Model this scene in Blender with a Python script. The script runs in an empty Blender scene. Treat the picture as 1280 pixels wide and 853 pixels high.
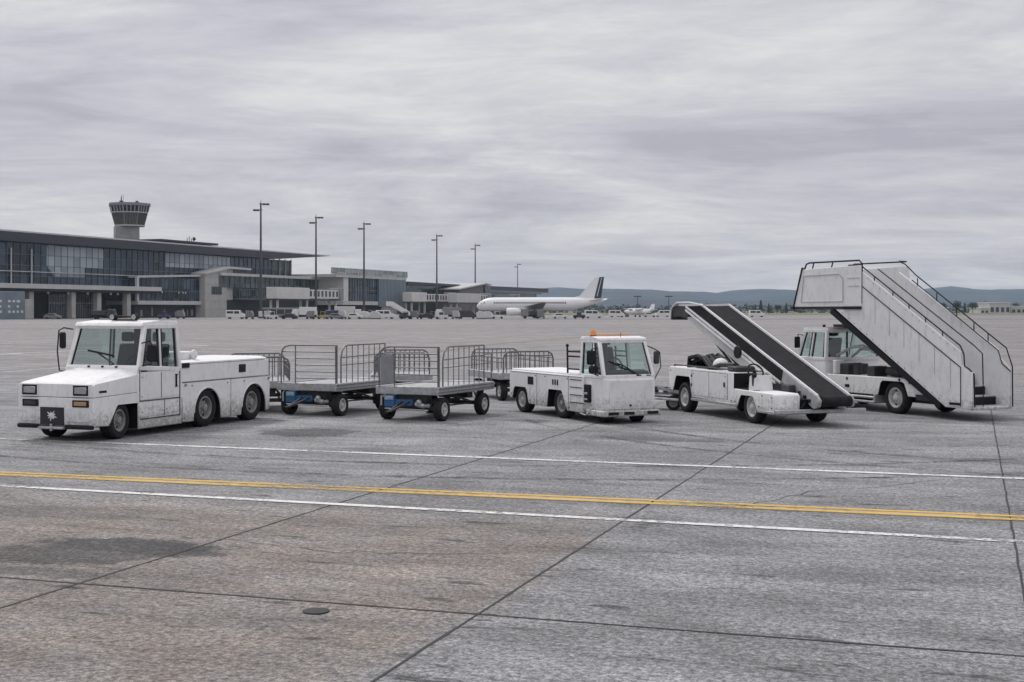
import bpy, bmesh, math, random
from mathutils import Vector, Matrix, noise as mnoise
random.seed(7)
S = bpy.context.scene
COL = S.collection
R = math.radians
CAM_H, HOR, F = 2.25, 388.0, 1650.0

def gp(px, py):                      # ground point seen at a photo pixel
    Z = F * CAM_H / (py - HOR)
    return ((px - 640) * Z / F, Z)

# ------------------------------------------------------------------ materials
def nodes_of(m):
    m.use_nodes = True
    nt = m.node_tree
    return nt, nt.nodes, nt.links, nt.nodes['Principled BSDF']

def mat(name, col, rough=0.5, metal=0.0, var=0.0, vscale=3.0, bump=0.0, bscale=40.0, dirt=0.0, dirtcol=(0.10, 0.085, 0.07), spec=0.5, stretch=(1, 1, 1), mud=0.0):
    m = bpy.data.materials.new(name)
    nt, N, L, P = nodes_of(m)
    P.inputs['Base Color'].default_value = (*col, 1)
    P.inputs['Roughness'].default_value = rough
    P.inputs['Metallic'].default_value = metal
    P.inputs['Specular IOR Level'].default_value = spec
    tc = N.new('ShaderNodeTexCoord'); mp = N.new('ShaderNodeMapping')
    mp.inputs['Scale'].default_value = stretch
    L.new(tc.outputs['Object'], mp.inputs['Vector'])
    src = None
    if var > 0:
        n = N.new('ShaderNodeTexNoise'); n.inputs['Scale'].default_value = vscale
        n.inputs['Detail'].default_value = 8; n.inputs['Roughness'].default_value = 0.65
        L.new(mp.outputs[0], n.inputs['Vector'])
        r = N.new('ShaderNodeValToRGB')
        r.color_ramp.elements[0].position = 0.3; r.color_ramp.elements[1].position = 0.7
        r.color_ramp.elements[0].color = (*[c * (1 - var) for c in col], 1)
        r.color_ramp.elements[1].color = (*[min(1, c * (1 + var)) for c in col], 1)
        L.new(n.outputs['Fac'], r.inputs['Fac']); src = r.outputs['Color']
    if dirt > 0:
        n2 = N.new('ShaderNodeTexNoise'); n2.inputs['Scale'].default_value = 6
        n2.inputs['Detail'].default_value = 10; n2.inputs['Roughness'].default_value = 0.72
        mp2 = N.new('ShaderNodeMapping'); mp2.inputs['Scale'].default_value = (1.6, 1.6, 0.55)
        L.new(tc.outputs['Object'], mp2.inputs['Vector']); L.new(mp2.outputs[0], n2.inputs['Vector'])
        r2 = N.new('ShaderNodeValToRGB')
        r2.color_ramp.elements[0].position = 0.52; r2.color_ramp.elements[1].position = 0.80
        r2.color_ramp.elements[0].color = (0, 0, 0, 1); r2.color_ramp.elements[1].color = (dirt,) * 3 + (1,)
        L.new(n2.outputs['Fac'], r2.inputs['Fac'])
        mx = N.new('ShaderNodeMix'); mx.data_type = 'RGBA'
        L.new(r2.outputs['Color'], mx.inputs[0])
        if src: L.new(src, mx.inputs[6])
        else: mx.inputs[6].default_value = (*col, 1)
        mx.inputs[7].default_value = (*dirtcol, 1)
        src = mx.outputs[2]
        rr = N.new('ShaderNodeMapRange'); rr.inputs['To Min'].default_value = rough; rr.inputs['To Max'].default_value = min(1, rough + 0.35)
        L.new(n2.outputs['Fac'], rr.inputs['Value']); L.new(rr.outputs[0], P.inputs['Roughness'])
    if mud > 0:
        sz = N.new('ShaderNodeSeparateXYZ'); L.new(tc.outputs['Object'], sz.inputs[0])
        hz = N.new('ShaderNodeMapRange'); hz.inputs['From Min'].default_value = .78; hz.inputs['From Max'].default_value = .14; L.new(sz.outputs[2], hz.inputs['Value'])
        n5 = N.new('ShaderNodeTexNoise'); n5.inputs['Scale'].default_value = 11; n5.inputs['Detail'].default_value = 9; n5.inputs['Roughness'].default_value = .75
        L.new(tc.outputs['Object'], n5.inputs['Vector'])
        a5 = N.new('ShaderNodeMath'); a5.operation = 'MULTIPLY_ADD'; a5.inputs[1].default_value = .42; L.new(hz.outputs[0], a5.inputs[0]); L.new(n5.outputs['Fac'], a5.inputs[2])
        r5 = N.new('ShaderNodeMapRange'); r5.inputs['From Min'].default_value = .66; r5.inputs['From Max'].default_value = .92; r5.inputs['To Max'].default_value = mud; L.new(a5.outputs[0], r5.inputs['Value'])
        n6 = N.new('ShaderNodeTexNoise'); n6.inputs['Scale'].default_value = 4.3; n6.inputs['Detail'].default_value = 12; n6.inputs['Roughness'].default_value = .8; L.new(tc.outputs['Object'], n6.inputs['Vector'])
        r6 = N.new('ShaderNodeMapRange'); r6.inputs['From Min'].default_value = .665; r6.inputs['From Max'].default_value = .70; r6.inputs['To Max'].default_value = .85; L.new(n6.outputs['Fac'], r6.inputs['Value'])
        m5 = N.new('ShaderNodeMix'); m5.data_type = 'RGBA'; L.new(r5.outputs[0], m5.inputs[0]); L.new(src, m5.inputs[6]); m5.inputs[7].default_value = (.13, .118, .105, 1)
        m6 = N.new('ShaderNodeMix'); m6.data_type = 'RGBA'; L.new(r6.outputs[0], m6.inputs[0]); L.new(m5.outputs[2], m6.inputs[6]); m6.inputs[7].default_value = (.09, .06, .045, 1)
        src = m6.outputs[2]
    if src: L.new(src, P.inputs['Base Color'])
    if bump > 0:
        n3 = N.new('ShaderNodeTexNoise'); n3.inputs['Scale'].default_value = bscale; n3.inputs['Detail'].default_value = 4
        L.new(mp.outputs[0], n3.inputs['Vector'])
        b = N.new('ShaderNodeBump'); b.inputs['Strength'].default_value = bump; b.inputs['Distance'].default_value = 0.02
        L.new(n3.outputs['Fac'], b.inputs['Height']); L.new(b.outputs[0], P.inputs['Normal'])
    return m

def glass(name, tint, gloss=0.10, rough=0.02):
    m = bpy.data.materials.new(name); m.use_nodes = True
    nt = m.node_tree; N = nt.nodes; L = nt.links; N.clear()
    o = N.new('ShaderNodeOutputMaterial'); t = N.new('ShaderNodeBsdfTransparent'); g = N.new('ShaderNodeBsdfGlossy')
    t.inputs[0].default_value = (*tint, 1); g.inputs['Roughness'].default_value = rough
    g.inputs['Color'].default_value = (0.95, 0.97, 1, 1)
    fr = N.new('ShaderNodeFresnel'); fr.inputs['IOR'].default_value = 1.5
    ad = N.new('ShaderNodeMath'); ad.operation = 'ADD'; ad.use_clamp = True; ad.inputs[1].default_value = gloss
    L.new(fr.outputs[0], ad.inputs[0])
    ge = N.new('ShaderNodeNewGeometry'); iv = N.new('ShaderNodeMath'); iv.operation = 'SUBTRACT'; iv.inputs[0].default_value = 1.0; L.new(ge.outputs['Backfacing'], iv.inputs[1])
    mu = N.new('ShaderNodeMath'); mu.operation = 'MULTIPLY'; L.new(ad.outputs[0], mu.inputs[0]); L.new(iv.outputs[0], mu.inputs[1])
    mx = N.new('ShaderNodeMixShader'); L.new(mu.outputs[0], mx.inputs[0]); L.new(t.outputs[0], mx.inputs[1]); L.new(g.outputs[0], mx.inputs[2])
    L.new(mx.outputs[0], o.inputs['Surface'])
    return m

M = {}
M['white'] = mat('white_paint', (0.80, 0.80, 0.79), 0.42, var=0.07, vscale=2.2, dirt=0.40, bump=0.03, bscale=3, mud=.7)
M['white_panel'] = mat('white_sheet', (0.74, 0.745, 0.75), 0.5, var=0.07, vscale=1.5, dirt=0.38, bump=0.03, bscale=2.5, mud=.5)
M['rubber'] = mat('tyre_rubber', (0.022, 0.022, 0.023), 0.8, var=0.35, vscale=9, bump=0.15, bscale=60, spec=.22)
M['black'] = mat('black_plastic', (0.012, 0.012, 0.013), 0.6, var=0.2, vscale=12, spec=.25)
M['dark'] = mat('dark_steel', (0.045, 0.045, 0.047), 0.6, metal=0.2, var=0.4, vscale=6, bump=0.1, bscale=30)
M['belt'] = mat('rubber_belt', (0.020, 0.020, 0.021), 0.75, var=0.4, vscale=7, dirt=0.35, dirtcol=(0.06, 0.058, 0.055), bump=0.2, bscale=45, spec=.2)
M['steel'] = mat('galvanised_steel', (0.45, 0.46, 0.47), 0.42, metal=0.75, var=0.25, vscale=14, dirt=0.4)
M['tube'] = mat('worn_tube', (0.16, 0.162, 0.165), 0.5, metal=0.35, var=0.35, vscale=18)
M['deck'] = mat('worn_deck', (0.42, 0.42, 0.41), 0.6, metal=0.2, var=0.3, vscale=8, dirt=0.7)
M['rim'] = mat('rim_paint', (0.55, 0.55, 0.54), 0.45, metal=0.1, var=0.2, vscale=20, dirt=0.8)
M['darkrim'] = mat('grimy_rim', (0.30, 0.295, 0.29), 0.55, metal=0.2, var=0.3, vscale=20, dirt=0.9)
M['blue'] = mat('blue_paint', (0.025, 0.11, 0.25), 0.5, var=0.2, vscale=8, dirt=0.5)
M['amber'] = mat('amber_lens', (0.75, 0.24, 0.03), 0.25)
M['lens'] = mat('lamp_lens', (0.42, 0.44, 0.45), 0.12, metal=0.5, var=0.3, vscale=40)
M['red'] = mat('red_lens', (0.30, 0.02, 0.02), 0.3)
M['plate'] = mat('dark_plate', (0.02, 0.02, 0.022), 0.5)
M['mark'] = mat('pale_mark', (0.66, 0.66, 0.66), 0.6, var=0.2, vscale=20)
M['dirtywhite'] = M['white']
M['seat'] = mat('seat_vinyl', (0.035, 0.037, 0.04), 0.6)
M['grey'] = mat('grey_sheet', (0.24, 0.245, 0.26), 0.55, var=0.15, vscale=5, dirt=0.5)
M['glass'] = glass('clear_glass', (0.84, 0.885, 0.875), 0.03)
M['greenglass'] = glass('green_tinted_glass', (0.86, 0.925, 0.905), 0.04)
M['seal'] = mat('rubber_seal', (0.012, 0.012, 0.012), 0.7)

# ------------------------------------------------------------------ mesh builder
class MB:
    def __init__(self): self.bm = bmesh.new()
    def _bev(self, verts, bev, seg=1):
        if bev > 0:
            es = set()
            for v in verts:
                for e in v.link_edges: es.add(e)
            bmesh.ops.bevel(self.bm, geom=list(es), offset=bev, segments=seg, affect='EDGES', clamp_overlap=True, profile=0.5)
    def hexa(self, p, bev=0, seg=1):
        v = [self.bm.verts.new(q) for q in p]
        for f in ((3, 2, 1, 0), (4, 5, 6, 7), (0, 1, 5, 4), (1, 2, 6, 5), (2, 3, 7, 6), (3, 0, 4, 7)):
            self.bm.faces.new([v[i] for i in f])
        self._bev(v, bev, seg); return self
    def box(self, x0, x1, y0, y1, z0, z1, bev=0, seg=1):
        return self.hexa([(x0, y0, z0), (x1, y0, z0), (x1, y1, z0), (x0, y1, z0), (x0, y0, z1), (x1, y0, z1), (x1, y1, z1), (x0, y1, z1)], bev, seg)
    def prism(self, poly, axis, a0, a1, bev=0, seg=1):
        def pt(u, v, a): return {'y': (u, a, v), 'x': (a, u, v), 'z': (u, v, a)}[axis]
        A = [self.bm.verts.new(pt(u, v, a0)) for u, v in poly]; B = [self.bm.verts.new(pt(u, v, a1)) for u, v in poly]
        n = len(poly)
        self.bm.faces.new(A[::-1]); self.bm.faces.new(B)
        for i in range(n): self.bm.faces.new([A[i], A[(i + 1) % n], B[(i + 1) % n], B[i]])
        self._bev(A + B, bev, seg); return self
    def loft(self, rings, cap=True):
        V = [[self.bm.verts.new(q) for q in r] for r in rings]; n = len(rings[0])
        for a, b in zip(V, V[1:]):
            for i in range(n): self.bm.faces.new([a[i], a[(i + 1) % n], b[(i + 1) % n], b[i]])
        if cap: self.bm.faces.new(V[0][::-1]); self.bm.faces.new(V[-1])
        return self
    def cyl(self, p0, p1, r0, r1=None, n=12):
        p0, p1 = Vector(p0), Vector(p1); r1 = r0 if r1 is None else r1
        d = (p1 - p0).normalized(); u = d.orthogonal().normalized(); w = d.cross(u)
        ring = lambda p, r: [p + (u * math.cos(2 * math.pi * i / n) + w * math.sin(2 * math.pi * i / n)) * r for i in range(n)]
        return self.loft([ring(p0, r0), ring(p1, r1)])
    def tube(self, pts, r, n=7):
        pts = [Vector(p) for p in pts]; rings = []; u = None
        for i, p in enumerate(pts):
            a = (pts[min(i + 1, len(pts) - 1)] - pts[max(i - 1, 0)]).normalized()
            if u is None: u = a.orthogonal().normalized()
            else: u = (u - a * u.dot(a)).normalized()
            w = a.cross(u)
            rings.append([p + (u * math.cos(2 * math.pi * k / n) + w * math.sin(2 * math.pi * k / n)) * r for k in range(n)])
        return self.loft(rings)
    def beam(self, p0, p1, w, h, bev=0):
        p0, p1 = Vector(p0), Vector(p1); d = (p1 - p0).normalized()
        up = Vector((0, 0, 1)) if abs(d.z) < 0.95 else Vector((1, 0, 0))
        s = d.cross(up).normalized(); t = s.cross(d).normalized()
        c = lambda p: [p - s * w / 2 - t * h / 2, p + s * w / 2 - t * h / 2, p + s * w / 2 + t * h / 2, p - s * w / 2 + t * h / 2]
        return self.hexa(c(p0) + c(p1), bev)
    def lathe(self, prof, c, axis=(0, 1, 0), n=28, cap=True):
        c = Vector(c); d = Vector(axis).normalized(); u = d.orthogonal().normalized(); w = d.cross(u)
        rings = [[c + d * a + (u * math.cos(2 * math.pi * i / n) + w * math.sin(2 * math.pi * i / n)) * max(r, 0.001) for i in range(n)] for r, a in prof]
        return self.loft(rings, cap)
    def ball(self, c, r, sx=1, sy=1, sz=1, n=10):
        prof = [(math.sin(math.pi * k / n), -math.cos(math.pi * k / n)) for k in range(n + 1)]
        rings = [[(c[0] + r * sx * max(p, 0.001) * math.cos(2 * math.pi * i / n), c[1] + r * sy * max(p, 0.001) * math.sin(2 * math.pi * i / n), c[2] + r * sz * a) for i in range(n)] for p, a in prof]
        return self.loft(rings)
    def tri(self, a, b, c):
        self.bm.faces.new([self.bm.verts.new(q) for q in (a, b, c)]); return self
    def quad(self, a, b, c, d):
        self.bm.faces.new([self.bm.verts.new(q) for q in (a, b, c, d)]); return self
    def mesh(self, name, m, recalc=True, sharp=0.62):
        if recalc: bmesh.ops.recalc_face_normals(self.bm, faces=self.bm.faces[:])
        me = bpy.data.meshes.new(name); self.bm.to_mesh(me); self.bm.free()
        if sharp:
            me.polygons.foreach_set('use_smooth', [True] * len(me.polygons))
            me.set_sharp_from_angle(angle=sharp)
        me.materials.append(M[m] if isinstance(m, str) else m)
        return me
    def build(self, name, m, parent=None, recalc=True, sharp=0.62):
        return link(name, self.mesh(name, m, recalc, sharp), parent)

def link(name, me, parent=None, loc=(0, 0, 0)):
    o = bpy.data.objects.new(name, me); COL.objects.link(o); o.location = loc
    if parent: o.parent = parent
    return o
def tag(o, label=None, cat=None, group=None, kind=None):
    if label: o['label'] = label
    if cat: o['category'] = cat
    if group: o['group'] = group
    if kind: o['kind'] = kind
    return o
def thing(name, label, cat, loc=(0, 0, 0), rz=0.0, group=None):
    o = bpy.data.objects.new(name, None); COL.objects.link(o); o.empty_display_size = 0.2
    o.location = loc; o.rotation_euler = (0, 0, rz)
    return tag(o, label, cat, group)
def copy_thing(root, loc=None, rz=None, label=None, group=None):
    def rec(o, par):
        c = o.copy(); COL.objects.link(c)
        if par: c.parent = par
        for ch in o.children: rec(ch, c)
        return c
    c = rec(root, None)
    if loc is not None: c.location = loc
    if rz is not None: c.rotation_euler = (0, 0, rz)
    if label: c['label'] = label
    if group: c['group'] = group
    return c

# ------------------------------------------------------------------ wheels
WC = {}
def wheel(par, x, y, r, w, rimr, out, style='rim', lugs=6, steer=0.0):
    """tyre mesh named wheel, with its rim; 'out' = -1 when the outer face looks to -y"""
    key = (r, w, rimr, style, lugs)
    if key not in WC:
        t = MB()
        h = w / 2
        prof = [(rimr, -h * 0.82), (rimr + 0.03, -h), (r * 0.9, -h), (r * 0.97, -h * 0.86), (r, -h * 0.62), (r, -h * 0.3), (r * 0.975, -h * 0.28), (r * 0.975, -h * 0.2), (r, -h * 0.18),
                (r, h * 0.18), (r * 0.975, h * 0.2), (r * 0.975, h * 0.28), (r, h * 0.3), (r, h * 0.62), (r * 0.97, h * 0.86), (r * 0.9, h), (rimr + 0.03, h), (rimr, h * 0.82)]
        t.lathe(prof, (0, 0, 0), n=32, cap=False)
        q = MB()
        q.lathe([(rimr + 0.004, -h * 0.93), (rimr + 0.012, -h * 0.86), (rimr - 0.02, -h * 0.85), (rimr - 0.04, -h * 0.10), (rimr * 0.66, -h * 0.16), (rimr * 0.56, -h * 0.50), (rimr * 0.34, -h * 0.56), (rimr * 0.30, -h * 0.92), (rimr * 0.20, -h * 0.98), (0.0, -h * 1.0)], (0, 0, 0), n=28, cap=False)
        for k in range(lugs):
            a = 2 * math.pi * k / lugs
            cx, cz = math.cos(a) * rimr * 0.45, math.sin(a) * rimr * 0.45
            q.cyl((cx, -h * 0.4, cz), (cx, -h * 0.72, cz), 0.014, n=6)
        d = MB()
        for k in range(lugs):
            a = 2 * math.pi * (k + .5) / lugs
            cx, cz = math.cos(a) * rimr * 0.755, math.sin(a) * rimr * 0.755
            d.cyl((cx, -h * 0.02, cz), (cx, -h * 0.19, cz), rimr * 0.13, n=8)
        WC[key] = (t.mesh('wheel', 'rubber'), q.mesh('rim', style), d.mesh('rim_opening', 'black'))
    t, q, d = WC[key]
    o = link('wheel', t, par, (x, y, r)); o.rotation_euler = (0, 0, (0 if out < 0 else math.pi) + steer)
    link('rim', q, o); link('rim_opening', d, o)
    return o

def lerp(a, b, t): return Vector(a) * (1 - t) + Vector(b) * t
def pane(par, name, c4, gm='glass', th=0.008, shrink=0.0, seal=0.028):
    c = [Vector(p) for p in c4]; ctr = sum(c, Vector()) / 4
    c = [p + (ctr - p) * shrink for p in c]
    n = (c[1] - c[0]).cross(c[3] - c[0]).normalized() * th / 2
    o = MB().hexa([p - n for p in c] + [p + n for p in c]).build(name, gm, par)
    if seal:
        s = MB()
        for i in range(4): s.beam(c[i], c[(i + 1) % 4], seal, seal)
        s.build('window_seal', 'seal', o)
    return o
def glasshouse(par, B, T, pw, fm='white', gm='glass', faces=(0, 1, 2, 3), seal=0.028, shrink=0.05):
    f = MB()
    for i in range(4):
        f.beam(B[i], T[i], pw, pw, 0.012); f.beam(B[i], B[(i + 1) % 4], pw, pw, 0.012); f.beam(T[i], T[(i + 1) % 4], pw, pw, 0.012)
    f.build('cab_frame', fm, par)
    nm = ('windscreen', 'side_window', 'rear_window', 'side_window')
    for i in faces:
        j = (i + 1) % 4
        pane(par, nm[i], (B[i], B[j], T[j], T[i]), gm, shrink=shrink, seal=seal)
def liner(mb, pts, y0, y1):
    for (a, b), (c, d) in zip(pts, pts[1:]): mb.quad((a, y0, b), (c, y0, d), (c, y1, d), (a, y1, b))
def well(par, pts, W, d=.29, e=.012):
    """dark liner of a wheel arch, one on each side of the vehicle"""
    for y0, y1, yb in ((e, d, d), (W - d, W - e, W - d)):
        m_ = MB(); liner(m_, pts, y0, y1)
        m_.bm.faces.new([m_.bm.verts.new((a, yb, b)) for a, b in pts])
        bmesh.ops.remove_doubles(m_.bm, verts=m_.bm.verts[:], dist=.0005)
        m_.build('wheel_well', 'black', par, sharp=None)
def arc(cx, cz, rx, rz, a0, a1, n):
    return [(cx + rx * math.cos(R(a0 + (a1 - a0) * k / n)), cz + rz * math.sin(R(a0 + (a1 - a0) * k / n))) for k in range(n + 1)]
def seat(par, x, y, z, d=1):
    s = MB(); s.box(x - .22, x + .22, y - .22, y + .22, z, z + .13, .03)
    s.hexa([(x + d * .16, y - .22, z + .1), (x + d * .26, y - .22, z + .1), (x + d * .26, y + .22, z + .1), (x + d * .16, y + .22, z + .1),
            (x + d * .26, y - .2, z + .6), (x + d * .36, y - .2, z + .6), (x + d * .36, y + .2, z + .6), (x + d * .26, y + .2, z + .6)], .03)
    s.box(x + d * .27 - .05, x + d * .27 + .05, y - .13, y + .13, z + .64, z + .82, .03)
    s.build('driver_seat', 'seat', par)
def steering(par, c, tilt, r=.19):
    s = MB(); n = 20
    u = Vector((math.cos(tilt), 0, math.sin(tilt))); v = Vector((0, 1, 0)); c = Vector(c)
    s.tube([c + (u * math.cos(2 * math.pi * k / n) + v * math.sin(2 * math.pi * k / n)) * r for k in range(n + 1)], .016, 6)
    s.tube([c - v * r, c, c + v * r], .013, 5)
    w = u.cross(v); w = w if w.z < 0 else -w
    s.tube([c, c + w * .45], .03, 8)
    s.build('steering_wheel', 'black', par)
# ================================================================== six-wheel tow tractor (x = towards its tail, y = away from the visible side)
def rot_of(tx, ty): return math.atan2(ty, tx)
W1 = 1.60
tug = thing('tow_tractor', 'large white six-wheeled tow tractor with a sloping bonnet and long flat rear deck', 'tow tractor', (-6.82, 23.06, 0), rot_of(math.sin(R(21)), math.cos(R(21))))
def flat_x(par, name, m, x0, x1, z0, z1, y, th=0.008, bev=0.004):   # sheet standing proud of the near side
    return MB().box(x0, x1, y - th, y + 0.004, z0, z1, bev).build(name, m, par)
b = MB()
b.prism([(-.74, .27), (-.745, .752), (.50, .785), (.50, .60), (.42, .615), (-.10, .615), (-.14, .58), (-.33, .25)], 'y', 0, W1, .012)
b.box(.47, 1.80, 0, W1, .13, 1.14, .015)
b.box(-.60, .47, .30, W1 - .30, .24, .70)
b.build('body', 'white', tug)
h = MB()
ring = lambda x, zb, zs, zt, c: [(x, .004, zb), (x, .004, zs), (x, c, zt), (x, W1 - c, zt), (x, W1 - .004, zs), (x, W1 - .004, zb)]
h.loft([ring(-.738, .764, .955, .985, .05), ring(-.70, .765, .985, 1.012, .07), ring(.44, .795, 1.10, 1.205, .30), ring(.465, .797, 1.09, 1.195, .30)])
h.build('bonnet', 'white', tug, sharp=.2)
cw = MB(); cw.prism([(.455, 1.0), (.455, 1.215), (.475, 1.25), (.56, 1.25), (.56, 1.0)], 'y', .01, W1 - .01, .01)
cw.build('cowl', 'white', tug)
# front face: lamps, indicators, plate, panels
for y0 in (.10, W1 - .42):
    l = MB(); l.box(-.765, -.735, y0, y0 + .32, .79, .965, .008); hb = l.build('headlight', 'black', tug)
    MB().box(-.777, -.763, y0 + .035, y0 + .285, .822, .938, .01).build('lamp_lens', 'lens', hb)
    bz = MB()
    for (a0, a1, z0, z1) in ((y0 - .02, y0 + .34, .965, .985), (y0 - .02, y0 + .34, .77, .79), (y0 - .02, y0, .79, .965), (y0 + .32, y0 + .34, .79, .965)): bz.box(-.765, -.735, a0, a1, z0, z1, .004)
    bz.build('bezel', 'white_panel', hb)
o = MB().box(-.762, -.738, .10, .44, .595, .715, .006).build('indicator_housing', 'black', tug)
MB().box(-.772, -.76, .14, .40, .62, .69, .006).build('indicator', mat('dirty_amber', (.42, .25, .13), .35), o)
o = MB().box(-.762, -.738, W1 - .44, W1 - .10, .595, .715, .006).build('indicator_housing', 'black', tug)
MB().box(-.772, -.76, W1 - .40, W1 - .14, .62, .69, .006).build('indicator', 'dark', o)
for a, c in ((.09, .55), (1.16, 1.52)): MB().box(-.752, -.738, a, c, .34, .575, .004).build('access_panel', 'white_panel', tug)
pl = MB().box(-.758, -.738, .62, 1.12, .28, .585, .004).build('number_plate', 'plate', tug)
st = MB()
for k in range(9):
    a = 2 * math.pi * k / 9; rr = .115 if k % 2 else .085
    st.cyl((-.760 - .0004 * k, .87, .44), (-.760 - .0004 * k, .87 + rr * math.cos(a), .44 + rr * .8 * math.sin(a)), .020, .007, 6)
st.box(-.766, -.757, .81, .93, .39, .48, .01)
st.build('plate_emblem', 'mark', pl)
for a, c in ((.01, .58), (1.15, W1 - .01)): MB().box(-.80, -.70, a, c, .22, .295, .02).build('bumper', 'black', tug)
ts = MB(); ts.box(-.80, -.62, .60, 1.14, .21, .255, .01); ts.cyl((-.77, .87, .18), (-.77, .87, .30), .025); ts.build('tow_plate', 'steel', tug)
flat_x(tug, 'badge', 'black', -.60, -.40, .832, .872, .006)
# side: door, lower panels, skirt, seams, handle
def plate(par, name, poly, y=0.0, th=.010, m='white'): return MB().prism(poly, 'y', y - th, y + .003, .004).build(name, m, par)
dr = plate(tug, 'door', [(.52, .64), (1.66, .68), (1.66, 1.135), (.52, 1.10)])
MB().box(.50, 1.69, -.014, .002, .618, .634, 0).build('door_sill_seam', 'seal', dr)
MB().box(1.125, 1.14, -.013, .002, .66, 1.12, 0).build('door_split', 'seal', dr)
hd = MB(); hd.box(1.56, 1.585, -.04, -.008, .84, 1.06, .006); hd.box(1.55, 1.62, -.035, -.008, 1.05, 1.068, .004); hd.box(1.55, 1.62, -.035, -.008, .832, .85, .004); hd.build('door_handle', 'black', dr)
plate(tug, 'side_panel', [(.52, .33), (1.22, .36), (1.22, .605), (.52, .60)]); plate(tug, 'side_panel', [(1.25, .37), (1.66, .38), (1.66, .605), (1.25, .605)])
MB().box(.52, 1.70, -.012, .002, .296, .312, 0).build('panel_seam', 'seal', tug)
MB().box(1.70, 1.716, -.012, .004, .30, 1.18, 0).build('panel_seam', 'seal', tug)
MB().box(1.235, 1.243, -.006, .004, .33, .61, 0).build('panel_seam', 'seal', tug)
# cab
B = [(.53, .03, 1.22), (.53, W1 - .03, 1.22), (1.72, W1 - .03, 1.15), (1.72, .03, 1.15)]
T = [(.76, .09, 1.955), (.76, W1 - .09, 1.955), (1.70, W1 - .09, 1.955), (1.70, .09, 1.955)]
glasshouse(tug, B, T, .085, faces=(0, 1, 2), shrink=.055, seal=.035)
# near side: two panes and the post between them
m0, m1 = lerp(B[0], B[3], .52), lerp(T[0], T[3], .45)
MB().beam(m0, m1, .05, .05, .01).build('door_post', 'white', tug)
pane(tug, 'side_window', (lerp(B[0], B[3], .07), lerp(B[0], B[3], .48), lerp(T[0], T[3], .40), lerp(T[0], T[3], .08)), 'glass', shrink=.03, seal=.032)
pane(tug, 'side_window', (lerp(B[0], B[3], .56), lerp(B[0], B[3], .93), lerp(T[0], T[3], .93), lerp(T[0], T[3], .50)), 'glass', shrink=.03, seal=.032)
rf = MB(); rf.prism([(.64, 1.965), (.70, 2.03), (1.20, 2.065), (1.72, 2.05), (1.77, 1.985), (1.76, 1.955), (.66, 1.95)], 'y', .06, W1 - .06, .02, 2); rf.build('roof', 'white', tug)
MB().box(1.69, 1.77, .06, W1 - .06, 1.14, 1.97, .015).build('cab_back_frame', 'white', tug) if False else None
bk = MB(); bk.box(1.69, 1.76, .05, W1 - .05, 1.10, 1.34, .01); bk.build('cab_back', 'white', tug)
wp = MB(); wp.tube([(.60, .62, 1.27), (.575, .95, 1.47)], .014, 5); wp.beam((.565, .62, 1.43), (.60, 1.20, 1.52), .02, .03); wp.cyl((.50, .62, 1.24), (.57, .62, 1.26), .03); wp.build('wiper', 'black', tug)
nz = MB()
for y in (.45, .75, 1.05): nz.box(.44, .50, y, y + .04, 1.22, 1.25, .005)
nz.build('washer_nozzle', 'black', tug)
it = MB(); it.prism([(.56, 1.0), (.56, 1.22), (.78, 1.25), (.90, 1.15), (.90, 1.0)], 'y', .1, W1 - .1, .02); it.build('dashboard', 'black', tug)
it = MB(); it.box(.85, 1.66, .08, W1 - .08, 1.02, 1.10); it.build('cab_floor', 'dark', tug)
seat(tug, 1.38, .42, 1.02); seat(tug, 1.38, 1.12, 1.02); steering(tug, (.98, .45, 1.28), R(60))
lb = MB(); lb.box(.95, 1.05, .45, .95, 2.058, 2.085, .005); lb.tube([(1.0, .40, 2.135), (1.0, 1.0, 2.135)], .014); 
for y in (.45, .93): lb.cyl((.93, y, 2.125), (1.05, y, 2.125), .062, .05, 14)
lb.build('work_lamps', 'black', tug)
for y in (.45, .93): MB().cyl((.926, y, 2.125), (.93, y, 2.125), .05, .05, 14).build('lamp_lens', 'lens', tug)
mr = MB(); mr.box(.60, .66, -.30, -.08, 1.33, 1.63, .02); mr.tube([(.60, .03, 1.66), (.62, -.15, 1.70), (.62, -.18, 1.60)], .012); mr.tube([(.55, .03, 1.25), (.62, -.15, 1.28), (.62, -.18, 1.36)], .012); mr.build('mirror', 'black', tug)
mr = MB(); mr.box(.52, .58, W1 + .05, W1 + .20, 1.55, 1.85, .03); mr.tube([(.62, W1 - .05, 1.90), (.55, W1 + .10, 1.93), (.55, W1 + .21, 1.88), (.53, W1 + .23, 1.5), (.50, W1 + .16, 1.15), (.50, W1 - .02, 1.12)], .013); mr.build('mirror', 'black', tug)
sm = lambda x0, x1, z0, z1, y=0.0, par=None: MB().box(x0, x1, y - .004, y + .004, z0, z1).build('panel_seam', 'seal', par or tug)
sm(.505, .517, .62, 1.16); sm(.50, .506, .795, 1.20); sm(1.775, 1.785, .14, .62); sm(1.80, 4.87, .884, .892); sm(3.42, 3.428, .16, .88)
for x, z in ((.56, .70), (.56, 1.05), (.58, .42), (1.18, .42), (1.30, .44), (1.62, .56), (1.84, .22), (3.5, .24), (3.9, .82), (3.3, .82), (4.80, .82), (2.1, .82)): MB().cyl((x, .002, z), (x, -.014, z), .013, n=6).build('bolt', 'dark', tug)
MB().box(1.64, 1.70, .62, .98, 1.15, 1.95, .01).build('seat_bulkhead', 'seat', tug)
dg = MB(); dg.tube([(.66, .065, 1.975), (1.76, .065, 1.985)], .012, 5); dg.build('drip_rail', 'white_panel', tug)
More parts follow.
